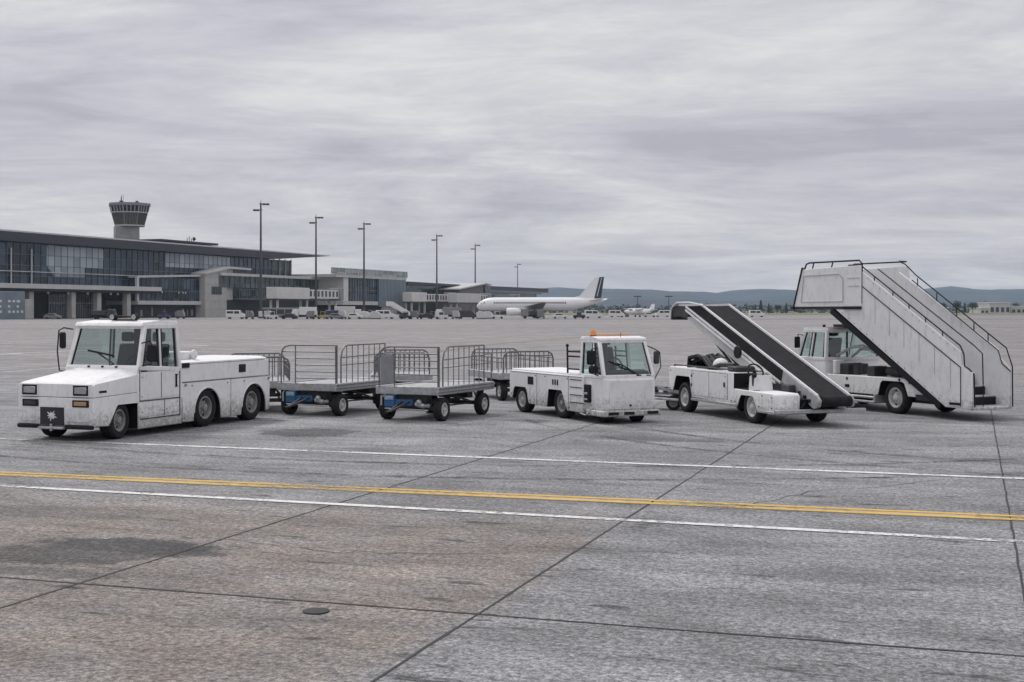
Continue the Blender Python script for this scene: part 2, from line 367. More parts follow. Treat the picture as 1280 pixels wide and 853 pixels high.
# rear body
arch = lambda c, r, z0, n: [(c + r * math.cos(R(a)), .30 + .46 * math.sin(R(a))) for a in [180 - 180 * k / n for k in range(n + 1)]]
low = [(1.78, .88), (1.78, .15)] + [(2.17, .14)] + arch(2.62, .45, .3, 14) + [(3.09, .14), (3.80, .14)] + arch(4.27, .45, .3, 14) + [(4.74, .16), (4.88, .20), (4.90, .88)]
rb = MB(); rb.prism(low, 'y', 0, W1, .012)
rb.prism([(1.79, .895), (1.79, 1.225), (4.86, 1.225), (4.89, .895)], 'y', .018, W1 - .018, .012)
rb.build('rear_body', 'white', tug)
for c in (2.62, 4.27): MB().tube([(x, -.004, z) for x, z in arch(c, .45, .3, 16)], .014, 6).build('wheel_arch_lip', 'white_panel', tug)
wl = MB(); wl.box(2.1, 4.8, .36, W1 - .36, .22, .82); wl.box(-.3, 4.7, .45, W1 - .45, .20, .42); wl.build('chassis', 'black', tug)
for c in (2.62, 4.27): well(tug, [(c - .444, .14)] + arch(c, .444, .294, 16) + [(c + .444, .14)], W1, .32)
well(tug, [(-.322, .255), (-.13, .572), (-.095, .606), (.41, .606), (.462, .59), (.462, .14)], W1)
ld = MB(); ld.loft([[(x, y0, 1.233), (x, y0 + .0, 1.262), (x, y0 + .18, 1.30), (x, W1 - y0 - .18, 1.30), (x, W1 - y0, 1.262), (x, W1 - y0, 1.233)] for x, y0 in ((1.80, .012), (4.62, .012), (4.84, .05))]); ld.build('deck_lid', 'white', tug, sharp=.15)
cb = MB(); cb.box(1.80, 2.55, .28, 1.2, 1.29, 1.46, .05, 2); cb.build('deck_locker', 'white', tug)
c2 = MB(); c2.lathe([(.085, 0), (.095, .01), (.095, .05), (.04, .07), (.03, .09)], (2.52, .275, 1.395), (0, -1, 0), 16); c2.build('filler_cap', 'white_panel', tug)
flat_x(tug, 'step_grip', 'black', 1.80, 2.02, 1.165, 1.255, .012, .02)
v = MB(); v.box(3.74, 3.98, .004, .02, 1.00, 1.16, .004); v = v.build('vent', 'black', tug)
g = MB(); [g.box(3.755, 3.965, -.002, .012, 1.02 + .03 * k, 1.03 + .03 * k) for k in range(5)]; g.build('vent_slat', 'dark', v)
for a in (1.88, 4.83): MB().cyl((a, .02, .84), (a, -.03, .84), .026).build('side_reflector', 'lens', tug)
ht = MB(); ht.box(4.88, 5.02, .66, .94, .40, .62, .01); ht.cyl((4.98, .8, .34), (4.98, .8, .68), .022); ht.build('tow_hitch', 'dark', tug)
for y0 in (.08, W1 - .22): MB().box(4.895, 4.915, y0, y0 + .14, .60, .82, .005).build('tail_lamp', 'red', tug)
for x, r, st_ in ((0, .325, .12), (2.62, .37, 0), (4.27, .37, 0)):
    wheel(tug, x, .16, r, .25, r * .58, -1, 'darkrim', 8, st_ if x == 0 else 0); wheel(tug, x, W1 - .16, r, .25, r * .58, 1, 'darkrim', 8, st_ if x == 0 else 0)

# ================================================================== compact tow tractor (x = towards its nose)
W2 = 1.28
t2 = thing('tow_tractor', 'compact white tow tractor with a narrow nose cab and orange beacon on its roof', 'tow tractor', (.983, 27.5, 0), rot_of(.449, -.893))
b = MB()
b.prism([(-2.31, .30), (-2.31, .86), (-2.25, .92), (1.00, .92), (1.00, .18), (.33, .18), (.12, .57), (.08, .60), (-.46, .60), (-.50, .57), (-.55, .20), (-1.40, .22), (-1.46, .50), (-1.54, .58), (-2.04, .58), (-2.12, .52), (-2.18, .30)], 'y', 0, W2, .014)
b.build('body', 'white', t2)
lid = MB(); lid.box(-2.27, .72, .04, W2 - .04, .918, .955, .012); lid.build('deck_lid', 'white', t2)
fx = MB(); fx.prism([(.95, .21), (.95, .93), (1.70, .93), (1.755, .88), (1.76, .27), (1.72, .21)], 'y', .05, W2 - .05, .02, 2); fx.build('nose_body', 'white', t2)
MB().box(1.756, 1.772, .16, W2 - .12, .29, .86, .006).build('nose_panel', 'white_panel', t2)
MB().cyl((1.765, W2 / 2, .36), (1.785, W2 / 2, .36), .022).build('panel_lock', 'black', t2)
bpm = MB(); bpm.box(1.55, 1.83, -.02, W2 + .04, .15, .265, .02); bpm.box(1.15, 1.57, -.02, .10, .15, .265, .02); bpm = bpm.build('bumper', 'white', t2)
for y0, y1 in ((.10, .34), (.46, .70), (1.0, 1.26)): MB().box(1.825, 1.838, y0, y1, .18, .24, .004).build('bumper_slot', 'black', bpm)
ux = MB(); ux.box(-2.2, 1.5, .3, W2 - .3, .2, .5); ux.box(1.0, 1.70, .66, 1.22, .2, .27); ux.build('chassis', 'black', t2)
well(t2, [(.322, .18), (.114, .566), (.076, .594), (-.456, .594), (-.494, .566), (-.543, .2)], W2, .28); well(t2, [(-1.408, .22), (-1.466, .496), (-1.544, .574), (-2.036, .574), (-2.113, .516), (-2.172, .3)], W2, .28)
vt = MB(); vt.box(-1.42, -1.16, -.008, .01, .64, .81, .004); vt.build('vent', 'black', t2)
for k in range(3): MB().box(-.30 + .10 * k, -.245 + .10 * k, -.008, .01, .685, .80, .003).build('vent_slot', 'black', t2)
for k in range(4): MB().box(.46, 1.0 - .02 * k, -.008, .01, .36 + .155 * k, .376 + .155 * k, 0).build('panel_seam', 'seal', t2)
flat_x(t2, 'door_panel', 'white_panel', 1.28, 1.70, .28, .86, .05)
lk = MB(); lk.box(1.05, 1.25, -.012, .05, .40, .76, .01); lk = lk.build('step_recess', 'black', t2)
MB().box(1.08, 1.20, -.03, 0, .56, .60, .005).build('step_tread', 'steel', lk); MB().box(1.08, 1.20, -.03, 0, .45, .48, .005).build('step_tread', 'steel', lk)
hs = MB(); hs.tube([(.9, -.01, .17), (1.15, -.03, .15), (1.3, -.03, .22), (1.34, .0, .32)], .012); hs.build('hose', 'white_panel', t2)
B = [(1.70, .07, .93), (1.70, W2 - .07, .93), (.82, W2 - .07, .93), (.82, .07, .93)]
T = [(1.44, .12, 1.63), (1.44, W2 - .12, 1.63), (.80, W2 - .12, 1.63), (.80, .12, 1.63)]
glasshouse(t2, B, T, .075, gm='greenglass', faces=(0, 1, 2), shrink=.05, seal=.035)
q0, q1 = lerp(B[0], B[3], .42), lerp(T[0], T[3], .30)
MB().beam(q0, q1, .045, .045, .01).build('door_post', 'white', t2)
pane(t2, 'side_window', (lerp(B[0], B[3], .95), lerp(B[0], B[3], .46), lerp(T[0], T[3], .36), lerp(T[0], T[3], .95)), 'greenglass', shrink=.04)
pane(t2, 'quarter_window', (lerp(B[0], B[3], .37), lerp(B[0], B[3], .08), lerp(T[0], T[3], .08), lerp(T[0], T[3], .25)), 'greenglass', shrink=.04)
rf = MB(); rf.prism([(1.50, 1.64), (1.47, 1.70), (1.2, 1.725), (.78, 1.715), (.73, 1.69), (.73, 1.63)], 'y', .08, W2 - .08, .018, 2); rf.build('roof', 'white', t2)
bc = MB(); bc.lathe([(.055, 0), (.055, .05), (.05, .09), (.03, .115), (0, .12)], (.92, .28, 1.735), (0, 0, 1), 14); bc = bc.build('beacon', 'amber', t2)
MB().cyl((.92, .28, 1.715), (.92, .28, 1.738), .065).build('beacon_base', 'black', bc)
MB().box(.88, .98, .36, 1.12, 1.735, 1.775, .012).build('amber_light_bar', mat('faded_amber', (.62, .36, .18), .35), t2)
MB().tube([(1.40, .64, 1.70), (1.40, .64, 1.80)], .006).build('antenna', 'black', t2)
mr = MB(); mr.box(1.46, 1.52, -.20, .0, 1.17, 1.45, .03); mr.box(1.52, 1.60, -.19, .02, 1.0, 1.15, .03); mr.tube([(1.45, .08, 1.5), (1.48, -.08, 1.48), (1.5, -.1, 1.0), (1.55, .05, .95)], .012); mr.build('mirror', 'black', t2)
mr = MB(); mr.box(1.50, 1.55, W2 + .06, W2 + .20, 1.16, 1.42, .03); mr.tube([(1.46, W2 - .1, 1.55), (1.52, W2 + .1, 1.46), (1.54, W2 + .20, 1.40), (1.55, W2 + .22, 1.1), (1.66, W2 - .04, .80)], .012); mr.build('mirror', 'dark', t2)
wp = MB(); wp.beam((1.655, .62, 1.06), (1.60, .25, 1.24), .02, .025); wp.tube([(1.73, .85, .96), (1.64, .55, 1.15), (1.63, .40, 1.2)], .013); wp.box(1.70, 1.74, .80, .92, .935, .965, .005); wp.box(1.70, 1.74, 1.03, 1.15, .935, .96, .005); wp.build('wiper', 'black', t2)
it = MB(); it.prism([(1.66, .92), (1.66, 1.02), (1.45, 1.06), (1.36, .98), (1.36, .92)], 'y', .12, W2 - .12, .02); it.build('dashboard', 'black', t2)
seat(t2, 1.08, .62, .90, -1); steering(t2, (1.32, .55, 1.15), R(120), .17)
rl = MB()
for y in (.06, W2 - .06):
    rl.tube([(.26, y, .93), (.24, y, 1.50)], .02)
    for z in (1.30, 1.40, 1.04): rl.tube([(.245, y, z), (.80, y + (.05 if y < .5 else -.05), z)], .018)
rl.tube([(.24, .06, 1.40), (.24, W2 - .06, 1.40)], .014)
rl.ball((.24, .06, 1.52), .035); rl.build('guard_rail', 'black', t2)
for x, r, s_ in ((-1.80, .29, 0), (0, .32, 0), (1.32, .26, .25)):
    wheel(t2, x, .15 if x < 1 else .34, r, .22, r * .58, -1, 'rim' if x < -1 else 'darkrim', 6, -s_); wheel(t2, x, W2 - (.15 if x < 1 else .22), r, .22, r * .58, 1, 'darkrim', 6, -s_)

sm(-1.0, -.992, .22, .91, 0, t2); sm(-2.30, .98, .885, .891, 0, t2); sm(.40, .406, .20, .90, 0, t2)
for x, z in ((-2.2, .40), (-1.3, .30), (-.7, .30), (.44, .26), (-.62, .84), (.36, .84), (-1.05, .84)): MB().cyl((x, .002, z), (x, -.014, z), .012, n=6).build('bolt', 'dark', t2)
MB().box(.80, .86, .40, .66, .95, 1.62, .01).build('seat_bulkhead', 'seat', t2)
# ================================================================== belt loader (x = towards its low end)
W3 = 1.62
bl = thing('belt_loader', 'white belt loader with a long black conveyor belt raised at a slant', 'belt loader', (4.73, 26.24, 0), rot_of(.309, -.951))
b = MB()
b.prism([(-3.82, .42), (-3.82, .93), (-3.76, .985), (-.72, .985), (-.72, .32), (-2.66, .36), (-2.72, .76), (-2.78, .81), (-3.42, .81), (-3.48, .76), (-3.62, .42)], 'y', 0, W3, .014)
b.build('engine_body', 'white', bl)
b = MB(); b.prism([(-.72, .29), (-.72, .62), (-.66, .655), (.92, .64), (.97, .60), (.97, .26), (.30, .26), (.14, .53), (.10, .56), (-.36, .56), (-.42, .53), (-.56, .28)], 'y', 0, .56, .014)
b.prism([(.30, .26), (.30, .60), (.97, .60), (.97, .26)], 'y', W3 - .22, W3, .012); b.build('nose_body', 'white', bl)
sb = MB(); sb.box(-2.66, -.56, -.012, .02, .29, .345, .006); sb.box(.30, .97, -.012, .02, .245, .295, .006); sb.build('rubbing_strip', 'steel', bl)
flat_x(bl, 'engine_door', 'white_panel', -2.62, -.98, .42, .93, 0)
ck = MB(); ck.box(-.72, -.12, .02, .54, .655, .67); ck.box(-.725, -.715, .02, .54, .66, .96); ck.build('footwell', 'black', bl)
fr = MB(); fr.prism([(-.14, .64), (-.10, .93), (-.02, .95), (.04, .64)], 'y', .04, .50, .01); fr.build('dash_panel', 'white_panel', bl)
steering(bl, (-.28, .27, 1.02), R(125), .17)
sx = MB(); sx.tube([(.0, .06, .66), (.02, .06, .92), (.06, .06, .94)], .018); sx.ball((.03, .08, .95), .05); sx.build('control_lever', 'black', bl)
se = MB(); se.box(-1.15, -.72, .08, .52, .985, 1.10, .03); se.build('driver_seat', 'seat', bl)
ch = MB(); ch.box(-3.5, .95, .36, W3 - .36, .24, .50); ch.box(-.3, .95, .56, 1.35, .30, .52); ch.build('chassis', 'black', bl)
well(bl, [(-2.666, .36), (-2.726, .756), (-2.784, .804), (-3.416, .804), (-3.474, .756), (-3.612, .42)], W3, .28); well(bl, [(.292, .26), (.134, .526), (.096, .554), (-.356, .554), (-.414, .526), (-.552, .28)], W3, .28)
fb = MB(); fb.box(.99, 1.07, .0, W3 + .35, .255, .335, .012); fb.box(.90, 1.0, .3, .4, .27, .32); fb.box(.90, 1.0, 1.2, 1.3, .27, .32); fb.build('front_bar', 'steel', bl)
hy = MB()
random.seed(3)
for k in range(16):
    y = .60 + .05 * k; x = .35 + random.random() * .5
    hy.tube([(x, y, .5), (x + .12, y + .03, .56 + random.random() * .12), (x + .3, y + .02, .45), (.95, y + random.uniform(-.05, .05), .36)], .014, 5)
hy.cyl((.3, .62, .58), (.85, .66, .50), .05); hy.cyl((.2, .66, .72), (.5, .68, .60), .07); hy.box(.2, .5, .58, .74, .52, .78, .02)
hy.build('hydraulics', 'dark', bl)
sm(-2.64, -.96, .935, .942, 0, bl); sm(-2.642, -2.634, .40, .94, 0, bl); sm(-.968, -.96, .40, .94, 0, bl); sm(-1.80, -1.794, .42, .93, -.008, bl)
for x, z in ((-3.75, .5), (-3.72, .90), (-2.55, .88), (-2.55, .47), (-1.05, .88), (-1.05, .47), (-.78, .40), (-.62, .40), (.36, .36), (.88, .36), (.88, .56), (.5, .58)): MB().cyl((x, .002, z), (x, -.014, z), .014, n=6).build('bolt', 'dark', bl)
for z in (.60, .80): MB().box(-2.66, -2.60, -.016, .002, z, z + .06, .004).build('door_hinge', 'dark', bl)
MB().box(-1.10, -1.06, -.03, 0, .66, .76, .006).build('door_handle', 'black', bl)
# bundle of straps and covers on the engine body
bd = MB(); random.seed(5)
for k in range(9):
    y = .10 + .07 * k; pts = [(-3.05 + .1 * random.random(), y, 1.0), (-2.95, y, 1.10 + .14 * random.random()), (-2.6, y + .03, 1.16 + .12 * random.random()), (-2.25, y, 1.12 + .1 * random.random()), (-2.05 + .2 * random.random(), y, 1.0)]
    bd.tube(pts, .05, 6)
bd.build('strap_bundle', 'black', bl)
rr = MB(); rr.tube([(-3.6, .04, .99), (-3.6, .04, 1.03), (-.8, .04, 1.03), (-.8, .04, .99)], .015); rr.tube([(-2.0, .12, 1.0), (-1.5, .12, 1.10), (-1.0, .2, 1.12)], .05); rr.build('top_rail', 'dark', bl)
dm = MB(); dm.ball((-1.85, .30, 1.08), .17, 1, 1, .9, 12); dm.build('air_filter', 'white_panel', bl)
dd = MB(); dd.lathe([(.02, -.03), (.13, -.03), (.14, .0), (.13, .03), (.02, .03)], (-1.62, .58, 1.36), (0, 1, 0), 16); dd.build('pulley', 'black', bl)
# conveyor: centre path in x-z, between YN and YF
YN, YF = .80, 1.50
P0, P1, P2, P3 = (1.30, .60), (-3.80, 2.40), (-4.95, 2.385), (-5.22, 2.30)
def run(mb, y0, y1, dz0, dz1, pts):
    for (xa, za), (xb, zb) in zip(pts, pts[1:]):
        mb.hexa([(xa, y0, za + dz0), (xb, y0, zb + dz0), (xb, y1, zb + dz0), (xa, y1, za + dz0), (xa, y0, za + dz1), (xb, y0, zb + dz1), (xb, y1, zb + dz1), (xa, y1, za + dz1)])
cv = MB(); run(cv, YN + .02, YF - .02, -.16, -.055, [P0, P1]); run(cv, YN + .02, YF - .02, -.16, -.055, [(-3.801, 2.40), P2, P3])
cv.build('conveyor_belt', 'belt', bl)
for y in (YN, YF):
    r_ = MB(); run(r_, y - .017, y + .017, -.045, 0, [(1.22, .628), P1]); run(r_, y - .017, y + .017, -.045, 0, [(-3.801, 2.40), P2]); r_.build('edge_rail', 'white_panel', bl)
sd = MB()
for y in (YN, YF):
    run(sd, y - .02, y + .02, -.30, -.052, [(-.05, 1.076), P1]); run(sd, y - .02, y + .02, -.30, -.052, [(-3.801, 2.40), (-4.6, 2.39)])
sd.build('side_plate', 'belt', bl)
lr = MB()
for y in (YN - .02, YF + .02): run(lr, y - .025, y + .025, -.345, -.302, [(-.15, 1.11), (-4.55, 2.66)]); run(lr, y - .03, y + .03, -.43, -.385, [(-.35, 1.182), (-4.55, 2.66)])
lr.build('side_rail', 'white_panel', bl)
lb_ = MB()
for y in (YN, YF): run(lb_, y - .02, y + .02, -.66, -.44, [(-.55, 1.253), (-2.6, 1.976)]); lb_.prism([(-2.6, 1.32), (-2.6, 1.535), (-4.5, 2.20), (-4.52, 2.06)], 'y', y - .018, y + .018)
lb_.build('truss_beam', mat('truss_paint', (.50, .50, .50), .6, metal=.1, var=.12, vscale=10, dirt=.3), bl)
# lower end box with slots
eb = MB()
for y in (YN - .015, YF + .015): eb.prism([(-.02, 1.05), (-.10, .80), (1.14, .345), (1.32, .40), (1.36, .52), (1.26, .60)], 'y', y - .03, y + .03, .01)
eb = eb.build('drive_housing', mat('housing_grey', (.40, .40, .40), .55, metal=.2, var=.25, vscale=9, dirt=.6), bl)
for k, (x, z, w) in enumerate(((.35, .735, .08), (.62, .635, .09), (.82, .565, .11), (1.0, .50, .08))): MB().box(x - w / 2, x + w / 2, YN - .060, YN - .042, z - .035, z + .03, .003).build('housing_slot', 'black', eb)
MB().cyl((1.27, YN - .06, .47), (1.27, YN + .0, .47), .055).build('drive_bolt', 'steel', eb)
er = MB(); er.cyl((1.28, YN + .03, .50), (1.28, YF - .03, .50), .105, n=18); er.build('end_roller', 'belt', bl)
er = MB(); er.cyl((-5.22, YN + .02, 2.18), (-5.22, YF - .02, 2.18), .10, n=16); er.build('end_roller', 'black', bl)
ns = MB()
for y in (YN, YF): ns.prism([(-4.3, 2.30), (-4.5, 2.05), (-4.9, 2.12), (-5.28, 2.08), (-5.34, 2.22), (-5.22, 2.36), (-4.6, 2.345)], 'y', y - .025, y + .025, .008)
ns.box(-5.36, -5.30, YN - .05, YF + .05, 2.02, 2.24, .02)
ns.build('conveyor_nose', 'dark', bl)
hr = MB(); hr.tube([(-3.6, YN - .05, 2.36), (-4.3, YN - .05, 2.43), (-5.0, YN - .05, 2.43), (-5.32, YN - .05, 2.30), (-5.34, YN - .05, 2.05)], .018); hr.build('nose_rail', 'white_panel', bl)
lf = MB()
for y in (YN + .06, YF - .06):
    lf.beam((-1.9, y, .95), (-3.9, y, 1.94), .05, .05); lf.beam((-2.2, y, .95), (-3.75, y, 1.84), .04, .04); lf.beam((-2.1, y, .98), (-2.5, y, 1.5), .07, .07); lf.beam((-.2, y, .5), (.0, y, .85), .08, .08)
lf.build('lift_frame', 'dark', bl)
for x in (-3.08, 0):
    wheel(bl, x, .13, .33, .21, .20, -1, 'rim', 6); wheel(bl, x, W3 - .13, .33, .21, .20, 1, 'rim', 6)

# ================================================================== passenger stair truck (x = towards the foot of the stairs)
W4 = 1.62
ss = thing('stair_truck', 'white passenger boarding stairs mounted on a small truck with its cab under the platform', 'stair truck', (8.29, 28.67, 0), rot_of(.423, -.906))
b = MB(); b.prism([(-2.28, .38), (-2.28, .77), (.66, .78), (.66, .40), (.44, .40), (.34, .68), (.26, .72), (-.36, .72), (-.44, .66), (-.52, .38)], 'y', 0, W4, .012); b.build('truck_bed', 'white', ss)
ch = MB(); ch.box(-3.3, 1.4, .33, W4 - .33, .25, .55); ch.box(.66, 1.5, .02, W4 - .02, .34, .58, .01); ch.build('chassis', 'dark', ss)
MB().box(.66, 1.2, -.005, .03, .46, .60, .006).build('bed_rail', 'white', ss)
sp = MB(); sp.tube([(-2.2, -.04, .32), (-.56, -.04, .32)], .028); sp.tube([(-2.2, -.04, .22), (-.56, -.04, .22)], .028); sp.box(-2.24, -2.18, -.06, .3, .19, .40, .01); sp.box(-.60, -.54, -.06, .3, .19, .40, .01); sp.build('side_step_bar', 'steel', ss)
hl = MB(); [hl.cyl((x, .002, z), (x, -.012, z), .03) for x, z in ((-1.55, .70), (.18, .745), (.5, .70))]; hl.box(-1.62, -1.47, -.012, .002, .50, .57, .004); hl.build('bed_fitting', 'black', ss)
cb = MB(); cb.prism([(-3.42, .42), (-3.48, .95), (-3.42, 1.10), (-2.34, 1.12), (-2.30, .42)], 'y', 0, W4, .02, 2); cb.build('cab_body', 'white', ss)
B = [(-3.38, .03, 1.11), (-3.38, W4 - .03, 1.11), (-2.34, W4 - .03, 1.11), (-2.34, .03, 1.11)]
T = [(-3.14, .08, 1.76), (-3.14, W4 - .08, 1.76), (-2.37, W4 - .08, 1.76), (-2.37, .08, 1.76)]
glasshouse(ss, B, T, .08, gm='greenglass', faces=(0, 1, 2), shrink=.06)
MB().beam(lerp(B[0], B[3], .45), lerp(T[0], T[3], .42), .05, .05, .01).build('door_post', 'white', ss)
pane(ss, 'side_window', (lerp(B[0], B[3], .07), lerp(B[0], B[3], .40), lerp(T[0], T[3], .36), lerp(T[0], T[3], .06)), 'greenglass', shrink=.05)
pane(ss, 'side_window', (lerp(B[0], B[3], .50), lerp(B[0], B[3], .92), lerp(T[0], T[3], .93), lerp(T[0], T[3], .48)), 'greenglass', shrink=.05)
MB().box(-2.345, -2.325, .62, .66, 1.12, 1.75).build('window_bar', 'black', ss)
rf = MB(); rf.prism([(-3.24, 1.76), (-3.2, 1.83), (-2.4, 1.855), (-2.30, 1.82), (-2.29, 1.75)], 'y', .05, W4 - .05, .02, 2); rf.build('roof', 'white', ss)
MB().cyl((-2.75, .3, 1.85), (-2.75, .3, 1.91), .035).build('roof_lamp', 'dark', ss)
it = MB(); it.box(-3.25, -2.5, .1, W4 - .1, 1.0, 1.09); it.build('cab_floor', 'dark', ss)
seat(ss, -2.85, .45, 1.0)
en = MB(); en.box(-2.15, -1.70, .15, .75, .77, 1.02, .02); en.box(-1.0, -.75, .1, .5, .77, 1.0, .02); en.cyl((-.5, .3, .90), (.1, .3, .90), .10); en.box(-.7, .3, .5, 1.2, .77, .95, .02); en.cyl((-1.55, .3, .78), (-1.55, .3, 1.05), .09); en.build('pump_unit', 'dark', ss)
eb = MB(); eb.box(-2.10, -1.98, .02, .30, .78, 1.10, .02); eb.build('tool_locker', 'white_panel', ss)
st = MB(); st.tube([(-2.2, .25, 1.20), (-1.7, .25, 1.40), (-1.3, .25, 1.44), (-.9, .25, 1.30)], .035); st.tube([(-1.8, .35, 1.18), (-1.5, .35, 1.36), (-1.1, .3, 1.36)], .03); st.build('exhaust_pipe', 'steel', ss)
# stairs
SW = 1.01
side = [(-1.90, 2.27), (1.61, .255), (2.30, .255), (2.30, 1.00), (2.05, 1.14), (2.05, 1.40), (-.99, 3.12), (-.99, 2.27)]
def side_panel(y0, y1, poly):
    o = MB().prism(poly, 'y', y0, y1, .006).build('side_panel', 'white_panel', ss)
    return o
pn = side_panel(-.045, -.005, side)
s2 = MB(); s2.beam((-.97, -.052, 2.785), (2.05, -.052, 1.085), .012, .018); s2.beam((2.04, -.052, 1.10), (2.04, -.052, .30), .012, .012); s2.build('panel_seam', 'seal', pn)
sl = MB(); sl.box(1.72, 2.02, -.056, -.044, .315, .365, .004); sl.build('panel_slot', 'black', pn)
kp = MB(); kp.box(2.30, 2.36, -.05, .0, .25, 1.0, .01); kp.build('corner_post', 'white', pn)
side_panel(SW, SW + .04, [(-1.90, 2.27), (1.61, .255), (2.32, .255), (2.32, 1.04), (2.0, 1.30), (2.0, 1.44), (-.99, 3.12), (-.99, 2.27)])
bmn = MB()
for y in (-.03, SW): bmn.beam((-2.05, y + .01, 2.235), (1.46, y + .01, .265), .09, .12)
bmn.build('stringer', 'black', ss)
trd = []
NS = 11
for k in range(NS):
    x = 2.22 - k * (3.30 / NS); z = .30 + k * (2.06 / NS)
    o = MB().box(x - .30, x + .02, -.004, SW - .002, z - .025, z + .0, .004).build('tread', 'steel', ss)
    MB().box(x - .30, x - .285, 0, SW - .004, z + .002, z + .155).build('riser', 'black', o)
bs = MB(); bs.box(2.22, 2.34, -.04, SW + .04, .235, .29, .01); bs.build('foot_plate', 'white', ss)
def rail(pts, r=.017, posts=()):
    t = MB(); t.tube(pts, r)
    for a, c in posts: t.tube([a, c], r * .8, 6)
    return t.build('handrail', 'black', ss)
line = lambda x, y, dz: (x, y, 3.12 - (x + .99) * (1.72 / 3.04) + dz)
rail([line(-1.0, -.02, .10), line(2.0, -.02, .10), (2.10, -.02, 1.36), (2.12, -.02, 1.12), (2.25, -.02, 1.06), (2.38, -.02, .96), (2.40, -.02, .30)], .0145, [(line(x, -.02, .10), line(x, -.02, .0)) for x in (-.6, 0, .5, 1.0, 1.5)])
rail([line(-.85, .30, .13), line(2.05, .30, .13), line(2.28, .30, .10), (2.30, .30, .75)], .013, [((2.30, .30, .75), (2.30, .30, .30))])
rail([(-.99, SW + .02, 3.355), (-.80, SW + .02, 3.29), line(-.45, SW + .02, .22), line(2.2, SW + .02, .16), (2.36, SW + .02, 1.10), (2.37, SW + .02, .28)], .014, [(line(x, SW + .02, .18), line(x, SW + .02, 0)) for x in (-.4, .2, .8, 1.3, 1.7)])
rail([line(-.5, SW - .05, .08), line(2.05, SW - .05, .02), (2.15, SW - .05, 1.15), (2.36, SW - .03, 1.0)], .012)
# rivets and stiffening seams on the stair sides
for k in range(6):
    x = -.55 + .46 * k; z = 2.78 - (x + .96) * (1.67 / 2.98)
    MB().box(x, x + .006, -.049, -.044, z - .60 - .0 * k, z - .02).build('panel_seam', 'grey', pn)
for k in range(16):
    x = -1.65 + .205 * k; MB().cyl((x, -.043, 2.27 - (x + 1.9) * .574 + .06), (x, -.052, 2.27 - (x + 1.9) * .574 + .06), .010, n=6).build('rivet', 'dark', pn)
for k in range(14):
    x = -.80 + .205 * k; MB().cyl((x, -.043, 3.06 - (x + .99) * .566), (x, -.052, 3.06 - (x + .99) * .566), .009, n=6).build('rivet', 'dark', pn)
# platform
pf = MB(); pf.box(-3.42, -.98, -.03, SW + .32, 2.27, 2.345, .01); pf.build('platform_floor', 'dark', ss)
wall = [(-3.43, 2.33), (-.98, 2.335), (-.98, 3.26), (-3.10, 3.22)]
for y0, y1 in ((-.06, -.02), (SW + .28, SW + .32)):
    o = MB().prism(wall, 'y', y0, y1, .008).build('platform_wall', 'white_panel', ss)
    if y0 < 0:
        fr = MB()
        for a, c in (((-3.05, 3.06), (-1.75, 3.08)), ((-1.75, 3.08), (-1.62, 2.98)), ((-1.62, 2.98), (-1.62, 2.45)), ((-1.62, 2.45), (-3.15, 2.44)), ((-3.15, 2.44), (-3.05, 3.06))): fr.beam((a[0], y0 - .004, a[1]), (c[0], y0 - .004, c[1]), .014, .022)
        for z in (2.98, 2.80): fr.beam((-1.45, y0 - .004, z), (-1.05, y0 - .004, z), .01, .014)
        fr.build('pressed_rib', mat('rib_grey', (.46, .465, .47), .5), o)
        MB().box(-1.62, -.99, y0 - .02, y0 + .01, 2.27, 2.33, .004).build('hinge_bracket', 'black', o)
ed = MB(); ed.tube([(-3.46, -.05, 2.28), (-3.11, -.05, 3.26)], .032); ed.tube([(-3.46, SW + .31, 2.28), (-3.11, SW + .31, 3.26)], .032); ed.build('edge_buffer', 'black', ss)
rail([(-3.06, -.04, 3.20), (-2.98, -.04, 3.34), (-2.85, -.04, 3.37), (-1.08, -.04, 3.37), (-.99, -.04, 3.30), (-.99, -.04, 2.4)], .02, [((-2.7, -.04, 3.37), (-2.75, -.04, 3.22)), ((-2.0, -.04, 3.37), (-2.05, -.04, 3.24)), ((-1.45, -.04, 3.27), (-1.0, -.04, 3.27))])
rail([(-3.06, SW + .3, 3.20), (-2.9, SW + .3, 3.36), (-1.08, SW + .3, 3.36), (-.99, SW + .02, 3.36)], .018)
pp = MB(); pp.cyl((-1.95, .30, 1.84), (-1.95, .30, 2.28), .05); pp.cyl((-1.95, 1.0, 1.84), (-1.95, 1.0, 2.28), .05); pp.box(-2.30, -1.55, .2, 1.1, 1.86, 1.92, .01); pp.box(-2.30, -1.7, .2, 1.1, 2.20, 2.268, .01); pp.beam((-1.9, .3, 1.9), (.9, .3, .8), .09, .10); pp.beam((-1.9, .95, 1.9), (.9, .95, .8), .09, .10); pp.build('lift_frame', 'dark', ss)
mr = MB(); mr.box(-3.25, -3.20, -.20, -.04, 1.35, 1.62, .02); mr.tube([(-3.2, .03, 1.65), (-3.22, -.10, 1.68), (-3.22, -.12, 1.4)], .012); mr.build('mirror', 'black', ss)
for x in (0, -2.75):
    wheel(ss, x, .14, .35, .22, .215, -1, 'rim', 8); wheel(ss, x, W4 - .14, .35, .22, .215, 1, 'rim', 8)
well(ss, [(.432, .40), (.336, .674), (.258, .714), (-.356, .714), (-.434, .656), (-.512, .38)], W4)

